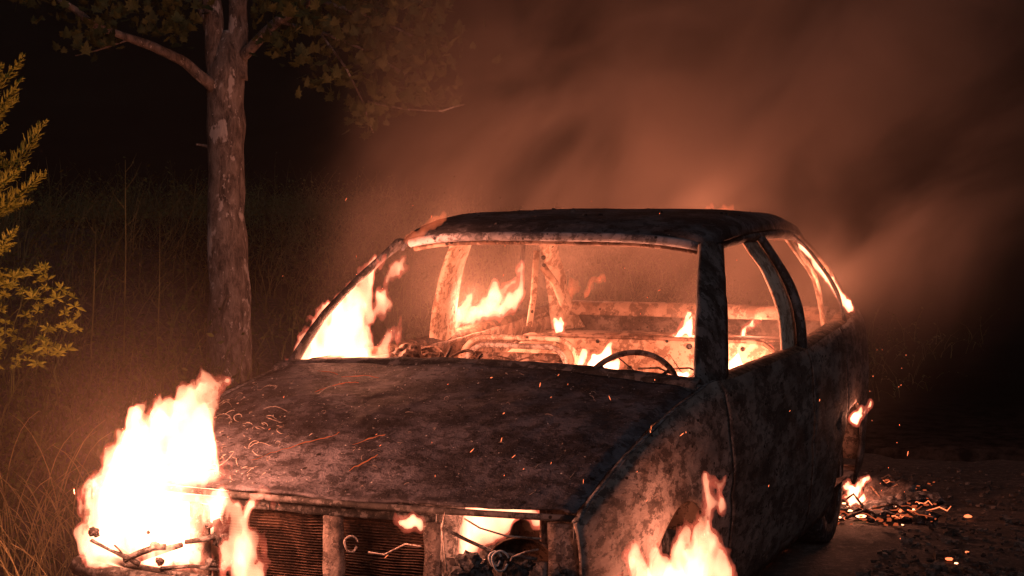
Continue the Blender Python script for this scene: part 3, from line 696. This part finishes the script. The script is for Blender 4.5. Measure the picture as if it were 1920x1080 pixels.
flame('faint wisps of flame beyond the tailgate opening', [[(1062,556,4),(1070,545,5),(1072,532,2)], [(1098,550,4),(1106,538,4),(1118,528,2)], [(1125,530,3),(1132,522,2)]], 8.1, 50, at(1080, 500, 8.5), .3, .8, .016, 22, .005, only_edge=True)

# ------------------------------------------------------------------ debris and embers
heap = empty('debris_heap', tuple(at(1640, 940, 7.7)[:2])+(0,), 'heap of burnt debris with a twisted pale sheet lying behind the car', 'debris')
pts = [at(1630+k*9, 908+rr.uniform(-4, 4)+(k-5)*1.2, 8.0) for k in range(11)]
R = [[np.array([p[0], p[1], 0.10+.015*math.sin(k)])+np.array([0, -.05*j, -.018*j+.010*math.sin(k*1.3+j)]) for j in range(6)] for k, p in enumerate(pts)]
sheet('twisted_sheet', R, MAT['side'], heap, .006, 0, .018, 9)
for k in range(26):
    p = at(rr.uniform(1560, 1740), 950, rr.uniform(7.4, 8.5)); s_ = rr.uniform(.02, .07)
    rock((p[0], p[1], s_*.4), (s_*1.3, s_, s_*.6), MAT['char'], 'charred_lump', heap, k+20, 2, .5)
for k in range(9):
    p = at(rr.uniform(1560, 1680), 950, rr.uniform(7.3, 8.3)); a = rr.uniform(-.5, .5); L = rr.uniform(.08, .3)
    V, F = tube_vf([(p[0], p[1], .05), (p[0]+L*.5*math.cos(a), p[1]+L*.5*math.sin(a), .09), (p[0]+L*math.cos(a), p[1]+L*math.sin(a), .04)], .006, 6); P('bent_rod', V, F, MAT['rust'], heap)
def on_ground(px, py, z=.015):
    d = at(px, py, 1)-CP; t = (z-CP[2])/d[2]; return CP+t*d
for k in range(15):
    a = on_ground(rr.uniform(1565, 1715), rr.uniform(905, 975), .03); ang = rr.uniform(-.6, .9); L = rr.uniform(.06, .22)
    pts = [a+np.array([L*t*math.cos(ang)+rr.uniform(-.01, .01), L*t*math.sin(ang)+rr.uniform(-.02, .02), rr.uniform(0, .02)]) for t in np.linspace(0, 1, 7)]
    V, F = tube_vf(pts, [rr.uniform(.0006, .0034) for q in range(7)], 5); P('glowing_strand', V, F, MAT['ember'] if k % 3 == 0 else MAT['crack'], heap)
def ember_mesh(c, sx, sz, sd):
    bm = bmesh.new(); bmesh.ops.create_icosphere(bm, subdivisions=1, radius=1)
    for v in bm.verts:
        n_ = 1+.5*mn.noise(v.co*2+Vector((sd*5.3, 0, 0))); v.co = Vector((v.co.x*sx*n_, v.co.y*sx*n_, v.co.z*sz*n_))
    me = bpy.data.meshes.new('ember'); bm.to_mesh(me); bm.free(); return me
EMB = [(1615,968,11,3,'hot','white hot ember slab on the ground in front of the debris heap'), (1585,972,4,3,'ember','small ember just left of the white hot ember slab'), (1690,958,6,4,'ember','ember at the right end of the debris heap'),
       (1572,902,5,3,'ember','ember against the rear corner of the car body, left of the heap'), (1565,928,5,3,'hot','bright ember under the rear corner of the car'), (1815,968,9,3,'ember','wide pinkish ember lying alone on the ground far right of the heap'),
       (1752,970,6,2,'ember','dim ember between the heap and the lone far right ember'), (1780,1048,9,2,'ember','longest ember near the bottom right of the picture'), (1793,1056,4,2,'hot','bright little ember touching the long one near the bottom right'),
       (1813,1035,4,2,'ember','small ember just above the long one near the bottom right'), (1470,1026,5,2,'ember','ember beneath the sill of the rear door'), (1388,1071,5,3,'hot','bright ember beside the front wheel arch fire'),
       (1432,1050,6,2,'ember','ember beneath the sill of the front door'), (1890,975,4,2,'ember','small ember near the right edge of the picture')]
for k, (px, py, a, b_, mt, lb) in enumerate(EMB):
    p = on_ground(px, py); dd = float((p-CP)@FW); me = ember_mesh(p, a/FPX*dd, b_/FPX*dd, k)
    o = bpy.data.objects.new('ember', me); me.materials.append(MAT[mt]); C.objects.link(o); o.location = p
    tag(o, lb or 'small glowing ember lying on the dark ground beside the wreck', 'ember', 'embers scattered on the ground')
bits = []
for k in range(150):
    p = on_ground(1565+rr.random()**1.3*190, rr.uniform(900, 985), rr.uniform(.01, .05)); s_ = rr.uniform(.002, .009)*(1.6 if rr.random() < .12 else 1); v_, f_ = box_vf(-1, 1, -1, 1, -.5, .5)
    bits.append(([(p[0]+a*s_*rr.uniform(.4, 1.5), p[1]+b_*s_*rr.uniform(.4, 1.5), p[2]+c*s_*rr.uniform(.4, 1)) for a, b_, c in v_], f_))
V, F = join(bits[:16]); o = P('hot_coal', V, F, MAT['hot'], heap, False); tag(o, kind='stuff')
V, F = join(bits[16:]); o = P('coal', V, F, MAT['crack'], heap, False); tag(o, kind='stuff')
# grit
gv = []
for k in range(1500):
    px = rr.uniform(1300, 2000); py = 1100-220*rr.random()**1.5
    p = on_ground(px, py, .0)
    if p[0] < .95 and p[1] < 3.9: continue
    s_ = rr.uniform(.003, .013)*(1+1.5*(rr.random() < .05)); v_, f_ = box_vf(-1, 1, -1, 1, -.5, .8)
    gv.append(([(p[0]+a*s_*rr.uniform(.4, 1.2), p[1]+b_*s_*rr.uniform(.4, 1.2), .01+c*s_*rr.uniform(.4, 1.1)) for a, b_, c in v_], f_))
V, F = join(gv); o = P('gravel', V, F, burnt('grit', (.02,.016,.014), (.06,.045,.038), (.18,.15,.13), 9, .5, .9, spots=False), None, False)
tag(o, 'loose grit and charred crumbs strewn over the ground at the right', None, None, 'stuff')
# sparks in the air
sv = []
def spark(c, L, r_, dirv):
    sv.append(tube_vf([c-dirv*L/2, c, c+dirv*L/2], [r_*.3, r_, r_*.3], 4))
for k in range(90):
    px = rr.gauss(1000, 420); py = rr.gauss(640, 200)
    if py > 1075 or py < 280 or px < 420 or px > 1800: continue
    d = rr.uniform(5.2, 7.8); 
    if py > 700: d = rr.uniform(3.9, 4.15)
    dv = RT*rr.uniform(-.2, 1)+UP*rr.uniform(.2, 1); dv /= np.linalg.norm(dv)
    spark(at(px, py, d), rr.choice([.004, .006, .012]), rr.uniform(.0005, .0012), dv)
for k in range(26):
    px = rr.uniform(1575, 1700); py = rr.uniform(640, 1050)
    spark(at(px, py, rr.uniform(5.0, 5.4) if px < 1500 else rr.uniform(7, 7.6)), .005, rr.uniform(.0009, .002), UP)
V, F = join(sv); o = P('sparks', V, F, MAT['ember'], None, False); o.name = 'spark'; tag(o, 'tiny orange sparks drifting in the air around the burning car', None, None, 'stuff')

# ------------------------------------------------------------------ plants
def leafmat(name, a, b_, trans=.25, scale=9):
    m, nt, b = newmat(name); v = coords(nt); col = ramp(nt, noise(nt, v, scale, 3), [(.35, a), (.65, b_)])
    nt.links.new(col, b.inputs['Base Color']); b.inputs['Roughness'].default_value = .65; b.inputs['Specular IOR Level'].default_value = .25
    t = N(nt, 'ShaderNodeBsdfTranslucent'); nt.links.new(col, t.inputs[0]); mx = N(nt, 'ShaderNodeMixShader'); mx.inputs[0].default_value = trans
    nt.links.new(b.outputs[0], mx.inputs[1]); nt.links.new(t.outputs[0], mx.inputs[2]); nt.links.new(mx.outputs[0], nt.nodes['Material Output'].inputs[0]); return m
MAT['leaf'] = leafmat('maple_leaf', (.028,.038,.012), (.07,.085,.028)); MAT['con'] = leafmat('conifer_green', (.15,.17,.022), (.27,.28,.04), .2, 20)
MAT['brush'] = leafmat('dry_brush', (.05,.053,.02), (.14,.13,.05), .2, 6)
MAT['straw'] = leafmat('straw', (.12,.09,.035), (.34,.26,.11), .1, 8)
MAT['weed'] = leafmat('weed_green', (.05,.065,.018), (.10,.11,.03), .2, 6)
m, nt, b = newmat('bark'); v = coords(nt, (1, 1, .35)); n1 = noise(nt, v, 26, 6, .75, .6); n2 = noise(nt, v, 80, 4, .7)
col = ramp(nt, n1, [(.38, (.035,.027,.023)), (.50, (.12,.095,.08)), (.62, (.20,.17,.15))])
v2 = coords(nt, (1, 1, .5)); n4 = noise(nt, v2, 9, 4, .6); col = mixc(nt, ramp(nt, n4, [(.61, (0,0,0)), (.64, (.85,.85,.85))]), col, (.40,.37,.35)); n5 = noise(nt, v2, 34, 3, .7); col = mixc(nt, ramp(nt, n5, [(.63, (0,0,0)), (.66, (.9,.9,.9))]), col, (.38,.35,.33))
nt.links.new(col, b.inputs['Base Color']); b.inputs['Roughness'].default_value = .9
bb = N(nt, 'ShaderNodeBump', i_Strength=.9, i_Distance=.02); nt.links.new(n1, bb.inputs['Height']); b3 = N(nt, 'ShaderNodeBump', i_Strength=.6, i_Distance=.008)
nt.links.new(n2, b3.inputs['Height']); nt.links.new(bb.outputs[0], b3.inputs['Normal']); nt.links.new(b3.outputs[0], b.inputs['Normal']); MAT['bark'] = m

TD = 9.0
def k2w(pts, d=TD): return [at(a, b_, d+(e if e else 0)) for a, b_, r_, e in pts], [r_/FPX*d for a, b_, r_, e in pts]
base = at(428, 760, TD); tree = empty('maple_tree', (base[0], base[1], bank_z(base[0], base[1])-.05), 'slender maple tree with grey brown trunk standing behind the bank brush', 'tree')
def wob(pts, rad, n_=6):
    P_, R_ = [], []
    for i in range(len(pts)-1):
        for t in np.linspace(0, 1, n_, endpoint=False): P_.append(pts[i]*(1-t)+pts[i+1]*t); R_.append(rad[i]*(1-t)+rad[i+1]*t)
    P_.append(pts[-1]); R_.append(rad[-1]); return P_, R_
def limb(name, pts, d=TD, sides=14, par=tree, rough=.012):
    p, r_ = k2w(pts, d); p, r_ = wob(p, r_); V, F = tube_vf(p, r_, sides)
    V = [np.array(v)+rough*np.array(mn.noise_vector(Vector(v)*7)) for v in V]; return P(name, V, F, MAT['bark'], par)
trunk = limb('trunk', [(430,800,44,0),(430,620,42,0),(430,540,38,0),(424,420,36,0),(424,300,34.5,0),(424,200,34,0),(426,130,34,0),(428,95,26,0),(430,60,13,0)], sides=26)
limb('branch', [(440,150,26,0),(445,70,20,0),(447,0,18,0),(455,-90,15,0),(470,-260,10,.1),(450,-460,3,.1)])
limb('branch', [(412,150,24,0),(402,80,19,0),(398,0,17,0),(385,-90,15,0),(340,-220,9,.3),(290,-380,3,.4)])
limb('branch', [(405,100,10,.02),(385,30,11,.05),(362,-20,10,.1),(340,-90,9,.1)])
limb('branch', [(405,165,11,-.05),(385,148,10,-.1),(340,115,9,-.15),(290,88,8.5,-.2),(230,66,7.5,-.3),(170,40,6.5,-.4),(115,2,6,-.5),(60,-60,5,-.5)])
limb('twig', [(394,275,4,0),(382,272,3,0),(368,270,2,0)], sides=6, rough=.004)
limb('branch', [(448,110,12,0),(520,40,9,-.2),(600,-10,7,-.4),(680,-60,6,-.5),(780,-170,3,-.4)])
limb('twig', [(520,40,4,-.2),(600,60,3,-.3),(690,95,2.4,-.4),(760,140,2,-.5)], sides=6, rough=.006)
limb('twig', [(600,0,4,-.4),(690,30,3,-.4),(780,70,2.2,-.4),(845,90,1.6,-.4)], sides=6, rough=.006)
limb('twig', [(600,60,2.5,-.3),(650,130,2,-.4),(680,190,1.6,-.4),(700,250,1.2,-.4)], sides=5, rough=.006)
limb('twig', [(690,190,2,-.4),(760,205,1.6,-.45),(830,208,1.6,-.5),(870,196,1.4,-.5)], sides=5, rough=.004)
limb('twig', [(290,88,3,-.2),(240,75,2,-.2),(180,95,1.5,-.2),(140,105,1.2,-.2)], sides=5, rough=.004)
# lobed leaves
def leaf_mesh():
    out = [(0, 0)]
    pr = [(.12,.02),(.42,-.12),(.33,.10),(.62,.22),(.40,.36),(.52,.66),(.26,.55),(.20,.78),(0,1.08)]
    right = pr; left = [(-x, y) for x, y in pr[::-1][1:]]
    ring = [(0,-.02)]+right+left
    V = [(0, .35, .03)]+[(x, y, -.10*abs(x)-.06*y*y) for x, y in ring]
    F = [(0, k, k+1) for k in range(1, len(ring))]+[(0, len(ring), 1)]
    return V, F
LV, LF = leaf_mesh(); lme = pydata('leaf', LV, LF); lme.materials.append(MAT['leaf'])
clusters = [((40,-5),(70,30),60), ((180,80),(50,20),60), ((230,25),(110,36),190), ((340,50),(35,35),60), ((335,-10),(60,30),60), ((560,20),(75,45),200), ((690,10),(110,45),330),
            ((660,90),(90,45),230), ((760,105),(70,50),200), ((730,175),(65,40),170), ((690,225),(35,26),50), ((800,60),(45,60),150), ((810,185),(45,22),60), ((620,150),(45,35),60), ((520,80),(40,25),50), ((690,-60),(160,40),200), ((200,-50),(200,40),200), ((430,-160),(420,110),700), ((430,-330),(330,110),500), ((430,-480),(180,90),250)]
big = []
for (cx_, cy_), (sx, sy), n_ in clusters:
    for k in range(int(n_*.72)):
        px = cx_+rr.gauss(0, .66)*sx; py = cy_+rr.gauss(0, .66)*sy
        if 385 < px < 470 and py > 30 and rr.random() < .9: continue
        if py > 262: continue
        if cy_ < -100 and py > -25: continue
        p = at(px, py, TD-.35*(py > -60)+rr.gauss(0, .35 if py > -60 else .8)); s_ = rr.uniform(.03, .072)
        e = Matrix.Rotation(rr.uniform(0, 6.28), 4, 'Z') @ Matrix.Rotation(rr.uniform(1.2, 3.2), 4, 'X') @ Matrix.Rotation(rr.uniform(-.6, .6), 4, 'Y')
        big.append((s_, Vector(p), e))
big.sort(key=lambda q: -q[0]-(1 if q[1].z < 2.55 else 0))
inview = [q for q in big if True]
for s_, p, e in inview[:300]:
    o = bpy.data.objects.new('leaf', lme); C.objects.link(o); o.parent = tree
    o.matrix_basis = Matrix.Translation(p-Vector(tree.location)) @ e @ Matrix.Diagonal((s_, s_, s_, 1))
rest = []
for s_, p, e in inview[300:]:
    rest.append(([p+(e @ (Vector(v)*s_)) for v in LV], LF))
V, F = join(rest); o = link('foliage', pydata('foliage', V, F), MAT['leaf'], tree, False); tag(o, kind='stuff')

# conifer at the left edge: feathery sprays
con = empty('conifer_tree', tuple(at(-120, 900, 5.3)[:2])+(0.,), 'yellow green conifer with feathery upswept sprays at the left edge', 'tree')
V, F = tube_vf([(con.location.x, con.location.y, z) for z in np.linspace(0, 2.9, 9)], [.04*(1-.85*k/8) for k in range(9)], 10); P('trunk', V, F, MAT['bark'], con)
def spray(p0, p1, d0, d1, wpx, sub=True, name='spray'):
    a = at(*p0, d0); b_ = at(*p1, d1); L = np.linalg.norm(b_-a); dirv = (b_-a)/L; parts = []
    n_ = max(6, int(L/.011)); pts = [a+(b_-a)*t+UP*(-.03*L*math.sin(math.pi*t)) for t in np.linspace(0, 1, 8)]
    parts.append(tube_vf(pts, [.0035*(1-.7*k/7) for k in range(8)], 5))
    side = np.cross(dirv, FW); side /= np.linalg.norm(side); out = np.cross(side, dirv)
    for k in range(n_):
        t = (k+.5)/n_; c = a+(b_-a)*t; ww = wpx/FPX*d0*(.35+.65*math.sin(math.pi*(1-t)**.8*.5+.1))*(1 if t < .85 else 1-(t-.85)*3)
        for q in range(4):
            ang = rr.uniform(0, 6.28); rd = math.cos(ang)*side+math.sin(ang)*out
            dv = dirv*rr.uniform(.55, 1.0)+rd*rr.uniform(.6, 1.0); dv /= np.linalg.norm(dv); l_ = ww*rr.uniform(.6, 1.15)
            tip = c+dv*l_+UP*l_*.12
            parts.append(tube_vf([c, c+dv*l_*.55, tip], [.0022, .0034, .0007], 4, True, .5))
            if sub and rr.random() < .8 and l_ > .02:
                c2 = c+dv*l_*.5; d2 = dv+rd*rr.uniform(-.9, .9)+dirv*.5; d2 /= np.linalg.norm(d2); parts.append(tube_vf([c2, c2+d2*l_*.5], [.0026, .0006], 4, True, .5))
    V, F = join(parts); return P(name, V, F, MAT['con'], con, False)
SP = [((-60,230),(45,103),26), ((-50,270),(42,145),24), ((-60,260),(34,184),24), ((-60,300),(14,232),22), ((-40,400),(88,225),30), ((-60,440),(86,322),30), ((-30,400),(60,378),20),
      ((-60,330),(36,300),20), ((-50,520),(34,425),22), ((-60,470),(20,470),18), ((-60,560),(22,512),20), ((-60,180),(8,120),20), ((-60,390),(54,305),22), ((-70,500),(30,455),16), ((-60,350),(10,285),18)]
for a, b_, w_ in SP: d_ = rr.uniform(5.15, 5.5); spray(a, b_, d_, d_-rr.uniform(0, .2), w_)
# the rest of its crown, beyond the left edge of the photograph: turned copies of the same sprays round the trunk
_src = [o for o in con.children if o.name.startswith('spray')]
for k in range(70):
    q = rr.choice(_src); o = q.copy(); C.objects.link(o); o.parent = con
    zt = .35+2.3*(k/70); A = rr.uniform(math.radians(100), math.radians(330)); me_c = Vector(q.data.vertices[0].co)-Vector(con.location)
    # swing the spray about the trunk axis so that it grows out on another side, at its own height
    Mr = Matrix.Rotation(A, 4, 'Z'); dz = zt-me_c.z*.55; sc_ = max(.45, 1.15-.28*zt)
    base0 = Vector((me_c.x, me_c.y, 0)); o.matrix_basis = Matrix.Translation((0, 0, zt)) @ Mr @ Matrix.Diagonal((sc_, sc_, sc_, 1)) @ Matrix.Translation(-Vector((con.location.x+base0.x*.75, con.location.y+base0.y*.75, q.data.vertices[0].co.z)))
# leafy shrub below it: starry leaf clusters on thin stems
sh = empty('leafy_shrub', tuple(at(-40, 900, 5.4)[:2])+(0.,), 'shrub with starry clusters of narrow yellow green leaves at the left edge', 'shrub')
stems = []; lv = []
def star(px, py, d, L):
    c = at(px, py, d)
    for k in range(rr.randint(8, 13)):
        a = rr.uniform(-.6, 3.7); dv = RT*math.cos(a)+UP*math.sin(a)*.9+FW*rr.uniform(-.7, .7); dv /= np.linalg.norm(dv); sd = np.cross(dv, FW); sd /= np.linalg.norm(sd); l_ = L*rr.uniform(.5, 1.1)
        w_ = l_*.13; m_ = c+dv*l_*.5
        lv.append(([c, m_+sd*w_+FW*.002, c+dv*l_+UP*-l_*.12, m_-sd*w_, m_-FW*w_*.5], [(0, 1, 4), (1, 2, 4), (2, 3, 4), (3, 0, 4)]))
for k in range(110):
    px = rr.uniform(-30, 150); py = rr.uniform(500, 690)
    if px > 90+60*math.sin((py-500)/190*3.1): px *= .6
    d = rr.uniform(5.2, 5.6); star(px, py, d, rr.uniform(.015, .036))
    q = at(px, py, d)
    if k % 4 == 0: stems.append(tube_vf([q, q+RT*rr.uniform(-.04,.02)-UP*.05+FW*rr.uniform(-.03,.03), q-RT*rr.uniform(.0,.1)-UP*.12], [.001, .0013, .0018], 4))
for a, b_ in ((62,512),(140,575),(105,560),(25,520),(85,650),(125,655),(60,560)): star(a, b_, 5.25, .042)
for k in range(4):
    x = rr.uniform(-70, 20); q = at(x, 620, 5.4); gx, gy = sh.location.x+rr.uniform(-.1, .1), sh.location.y+rr.uniform(-.1, .1)
    stems.append(tube_vf([(gx, gy, bank_z(gx, gy)), (gx*.5+q[0]*.5, gy*.5+q[1]*.5, q[2]*.6), q], [.005, .003, .0015], 5))
V, F = join(stems); P('stem', V, F, MAT['weed'], sh); V, F = join(lv); o = link('leaf', pydata('leaves', V, F), MAT['con'], sh, False); o['kind'] = 'stuff'

# brush on the bank: curved stalks, grass and small leaves
bv = []; bl = []
def ribbon(p, ang, L, w_, droop, lean):
    pts = []; q = np.array(p, float); e = math.radians(lean); n_ = 5; hv = np.array([math.cos(ang), math.sin(ang), 0])
    for k in range(n_+1):
        pts.append(q.copy()); q = q+L/n_*(hv*math.cos(e)+np.array([0, 0, 1.])*math.sin(e)); e -= droop/n_; ang += rr.uniform(-.35, .35); hv = np.array([math.cos(ang), math.sin(ang), 0])
    sd = np.array([-hv[1], hv[0], 0]); fc = RT*.8+sd*.4; fc /= np.linalg.norm(fc)
    V = []; F = []
    for k, q in enumerate(pts):
        ww = w_*(1-.8*k/n_); V += [q-fc*ww, q+fc*ww]
    for k in range(n_): F.append((2*k, 2*k+1, 2*k+3, 2*k+2))
    return (V, F), pts
BR = []
for k in range(15000):
    t = rr.random(); y = rr.uniform(-.9, 10.0) if t < .75 else rr.uniform(8, 13); x = -1.30-abs(rr.gauss(0, 1.6))-(.25 if y < 1 else 0)
    if y > 3.5: x = -1.1-rr.random()**.7*7+ (1.6*rr.random() if y > 5 else 0)
    if math.hypot(x-tree.location.x, y-tree.location.y) < .2: continue
    BR.append((x, y))
for (x, y) in BR:
    z = bank_z(x, y)-.01; L = rr.uniform(.15, .55)*(1.25 if rr.random() < .15 else 1)
    r_, pts = ribbon((x, y, z), rr.uniform(0, 6.28), L, rr.uniform(.0016, .0046), rr.uniform(.2, 2.6), rr.uniform(45, 92))
    bv.append(r_)
    if rr.random() < .55:
        for q in pts[2:]:
            a = rr.uniform(0, 6.28); l_ = rr.uniform(.012, .035); dv = np.array([math.cos(a), math.sin(a), rr.uniform(-.3, .8)])*l_; sd = np.cross(dv, [0, 0, 1.])*.3+np.array([0, 0, .25*l_])
            bl.append(([q, q+dv*.5+sd, q+dv, q+dv*.5-sd], [(0, 1, 2, 3)]))
V, F = join(bv); o = link('grass', pydata('grass', V, F), MAT['brush'], None, False); tag(o, 'tangled dry grass and stalks covering the bank left of the car', None, None, 'stuff')
V, F = join(bl); o = link('ground_cover', pydata('ground_cover', V, F), MAT['weed'], None, False); tag(o, 'small weed leaves scattered through the brush on the bank', None, None, 'stuff')
# a few taller bare weed stalks one can tell apart
for k, (px, y0, y1, d, lb) in enumerate([(235,300,640,8.0,'tallest bare weed stalk left of the tree trunk'), (180,420,700,7.6,'bare weed stalk halfway between the tree and the conifer'), (300,400,660,8.2,'thin branching weed stalk just left of the tree trunk'),
                                        (350,820,1075,5.0,None)][:3]):
    a = at(px-rr.uniform(5, 25), y1, d); b_ = at(px, y0, d); gz = bank_z(a[0], a[1]); L_ = [np.array([a[0], a[1], min(gz, a[2])]), a*.5+b_*.5+RT*.01, b_]
    parts = [tube_vf(L_, [.004, .003, .0012], 5)]
    for t in np.linspace(.35, .95, 9):
        c = L_[0]*(1-t)+b_*t; dv = RT*rr.choice([-1, 1])*rr.uniform(.3, .9)+UP*rr.uniform(.3, 1); parts.append(tube_vf([c, c+dv*.06, c+dv*.11+UP*.03], [.0015, .001, .0005], 4))
    V, F = join(parts); o = P('weed_stalk', V, F, MAT['brush'], None); tag(o, lb, 'weed', 'bare weed stalks on the bank')
# arching stems low at the left
arc = []
for k in range(130):
    px = rr.uniform(-10, 250)*(.9 if k % 2 else 1); d = rr.uniform(4.9, 5.9); a = at(px, 1000, d); a[2] = bank_z(a[0], a[1]); h_ = rr.uniform(.3, .75); sgn = rr.choice([-1, 1])
    pts = [a+UP*h_*t+RT*sgn*.16*t**2.2+FW*.05*math.sin(3*t+k)+UP*(-.25*h_*t**3) for t in np.linspace(0, 1, 9)]
    arc.append(tube_vf(pts, [.0034*(1-.75*q/8) for q in range(9)], 4))
V, F = join(arc); o = P('dry_stalks', V, F, MAT['straw'], None); o.name = 'dry_stem'; tag(o, 'thicket of arching dry stems at the foot of the bank beside the front fire', None, None, 'stuff')

# ------------------------------------------------------------------ smoke
m, nt, b = newmat('smoke'); nt.nodes.remove(b)
tc = N(nt, 'ShaderNodeTexCoord'); sep = N(nt, 'ShaderNodeSeparateXYZ'); nt.links.new(tc.outputs['Object'], sep.inputs[0])
def mth(op, a, b_=None, c=None, clamp=False):
    n = N(nt, 'ShaderNodeMath'); n.operation = op; n.use_clamp = clamp
    for i, q in enumerate((a, b_, c)):
        if q is None: continue
        if isinstance(q, (int, float)): n.inputs[i].default_value = q
        else: nt.links.new(q, n.inputs[i])
    return n.outputs[0]
# smoke object axes: x = image right, y = away, z = up ; origin over the cabin
X, Y, Z = sep.outputs
drift = mth('MULTIPLY_ADD', Z, 0.70, 0.62)                        # the plume leans right as it rises
rx = mth('DIVIDE', mth('SUBTRACT', X, drift), mth('MULTIPLY_ADD', Z, .40, 2.15)); rx2 = mth('MULTIPLY', rx, rx)
ry = mth('DIVIDE', mth('SUBTRACT', Y, .5), mth('MULTIPLY_ADD', Z, .25, 1.5)); ry2 = mth('MULTIPLY', ry, ry)
mr = N(nt, 'ShaderNodeMapRange', interpolation_type='SMOOTHSTEP'); nt.links.new(mth('ADD', rx2, ry2), mr.inputs[0]); mr.inputs[1].default_value = 1.0; mr.inputs[2].default_value = .05; mr.inputs[3].default_value = 0; mr.inputs[4].default_value = 1
mp0 = N(nt, 'ShaderNodeMapping'); mp0.inputs['Rotation'].default_value = (0, math.radians(-45), 0); nt.links.new(tc.outputs['Object'], mp0.inputs[0])
mp = N(nt, 'ShaderNodeMapping'); mp.inputs['Scale'].default_value = (1.1, .9, .62); nt.links.new(mp0.outputs[0], mp.inputs[0])
nz = N(nt, 'ShaderNodeTexNoise', i_Scale=1.5, i_Detail=5.0, i_Roughness=.6, i_Distortion=.5); nt.links.new(mp.outputs[0], nz.inputs[0])
nn = N(nt, 'ShaderNodeMapRange', interpolation_type='SMOOTHSTEP'); nt.links.new(nz.outputs[0], nn.inputs[0]); nn.inputs[1].default_value = .42; nn.inputs[2].default_value = .66; nn.inputs[3].default_value = .06; nn.inputs[4].default_value = 1
fz = N(nt, 'ShaderNodeMapRange', interpolation_type='SMOOTHSTEP'); nt.links.new(Z, fz.inputs[0]); fz.inputs[1].default_value = -1.2; fz.inputs[2].default_value = .0; fz.inputs[3].default_value = .15; fz.inputs[4].default_value = 1
ft = N(nt, 'ShaderNodeMapRange'); nt.links.new(Z, ft.inputs[0]); ft.inputs[1].default_value = .3; ft.inputs[2].default_value = 2.6; ft.inputs[3].default_value = 1; ft.inputs[4].default_value = .28
fr = N(nt, 'ShaderNodeMapRange'); nt.links.new(X, fr.inputs[0]); fr.inputs[1].default_value = 1.2; fr.inputs[2].default_value = 3.2; fr.inputs[3].default_value = 1; fr.inputs[4].default_value = .45
fc = N(nt, 'ShaderNodeMapRange', interpolation_type='SMOOTHSTEP'); nt.links.new(mth('ADD', Y, mth('MULTIPLY', Z, 1.2)), fc.inputs[0]); fc.inputs[1].default_value = -1.0; fc.inputs[2].default_value = .8; fc.inputs[3].default_value = .12; fc.inputs[4].default_value = 1
dens = mth('MULTIPLY', mth('MULTIPLY', mth('MULTIPLY', mr.outputs[0], nn.outputs[0]), mth('MULTIPLY', mth('MULTIPLY', fz.outputs[0], ft.outputs[0]), mth('MULTIPLY', fr.outputs[0], fc.outputs[0]))), 1.05)
pv = N(nt, 'ShaderNodeVolumePrincipled'); pv.inputs['Color'].default_value = (.74, .61, .51, 1); pv.inputs['Anisotropy'].default_value = .15
pv.inputs['Density'].default_value = 0; nt.links.new(dens, pv.inputs['Density']); nt.links.new(pv.outputs[0], nt.nodes['Material Output'].inputs['Volume'])
MAT['smoke'] = m; m.cycles.volume_step_rate = .45
smo = Vector(CP+6.9*FW+RT*.25); smo.z = 1.3
V, F = box_vf(-2.0, 5.2, -1.9, 3.2, -1.28, 3.6); sm = link('smoke', recalc(pydata('smoke', V, F)), MAT['smoke'], None, False)
sm.location = smo; sm.rotation_euler = (0, 0, -YAW); tag(sm, 'thick smoke lit orange by the fire, drifting up and right from the car', None, None, 'stuff')

m, nt, b = newmat('haze'); nt.nodes.remove(b); pv = N(nt, 'ShaderNodeVolumePrincipled'); pv.inputs['Color'].default_value = (.8, .76, .74, 1); pv.inputs['Density'].default_value = .0014
nt.links.new(pv.outputs[0], nt.nodes['Material Output'].inputs['Volume']); MAT['haze'] = m
V, F = box_vf(-62, 62, -14, 92, -1.2, 12); hz = link('haze', recalc(pydata('haze', V, F)), MAT['haze'], None, False); tag(hz, 'thin smoky night air around the wreck and trees', None, None, 'stuff')

m, nt, b = newmat('smoke_glow'); nt.nodes.remove(b); m.name = 'glow_smoke'  # added volume that gives the big fire its soft glow
tc = N(nt, 'ShaderNodeTexCoord'); ln = N(nt, 'ShaderNodeVectorMath'); ln.operation = 'LENGTH'; nt.links.new(tc.outputs['Object'], ln.inputs[0])
mr = N(nt, 'ShaderNodeMapRange', interpolation_type='SMOOTHERSTEP'); nt.links.new(ln.outputs['Value'], mr.inputs[0]); mr.inputs[1].default_value = 1.0; mr.inputs[2].default_value = .0; mr.inputs[3].default_value = 0; mr.inputs[4].default_value = .038
pv = N(nt, 'ShaderNodeVolumePrincipled'); pv.inputs['Color'].default_value = (.8, .62, .5, 1); nt.links.new(mr.outputs[0], pv.inputs['Density']); nt.links.new(pv.outputs[0], nt.nodes['Material Output'].inputs['Volume'])
bm = bmesh.new(); bmesh.ops.create_icosphere(bm, subdivisions=3, radius=1); me = bpy.data.meshes.new('smoke'); bm.to_mesh(me); bm.free()
o = link('smoke', me, m, None, False); o.location = at(290, 850, 4.65); o.scale = (.95, .95, .85); tag(o, 'thin smoke added for a glow round the big fire at the front corner of the car', None, None, 'stuff')
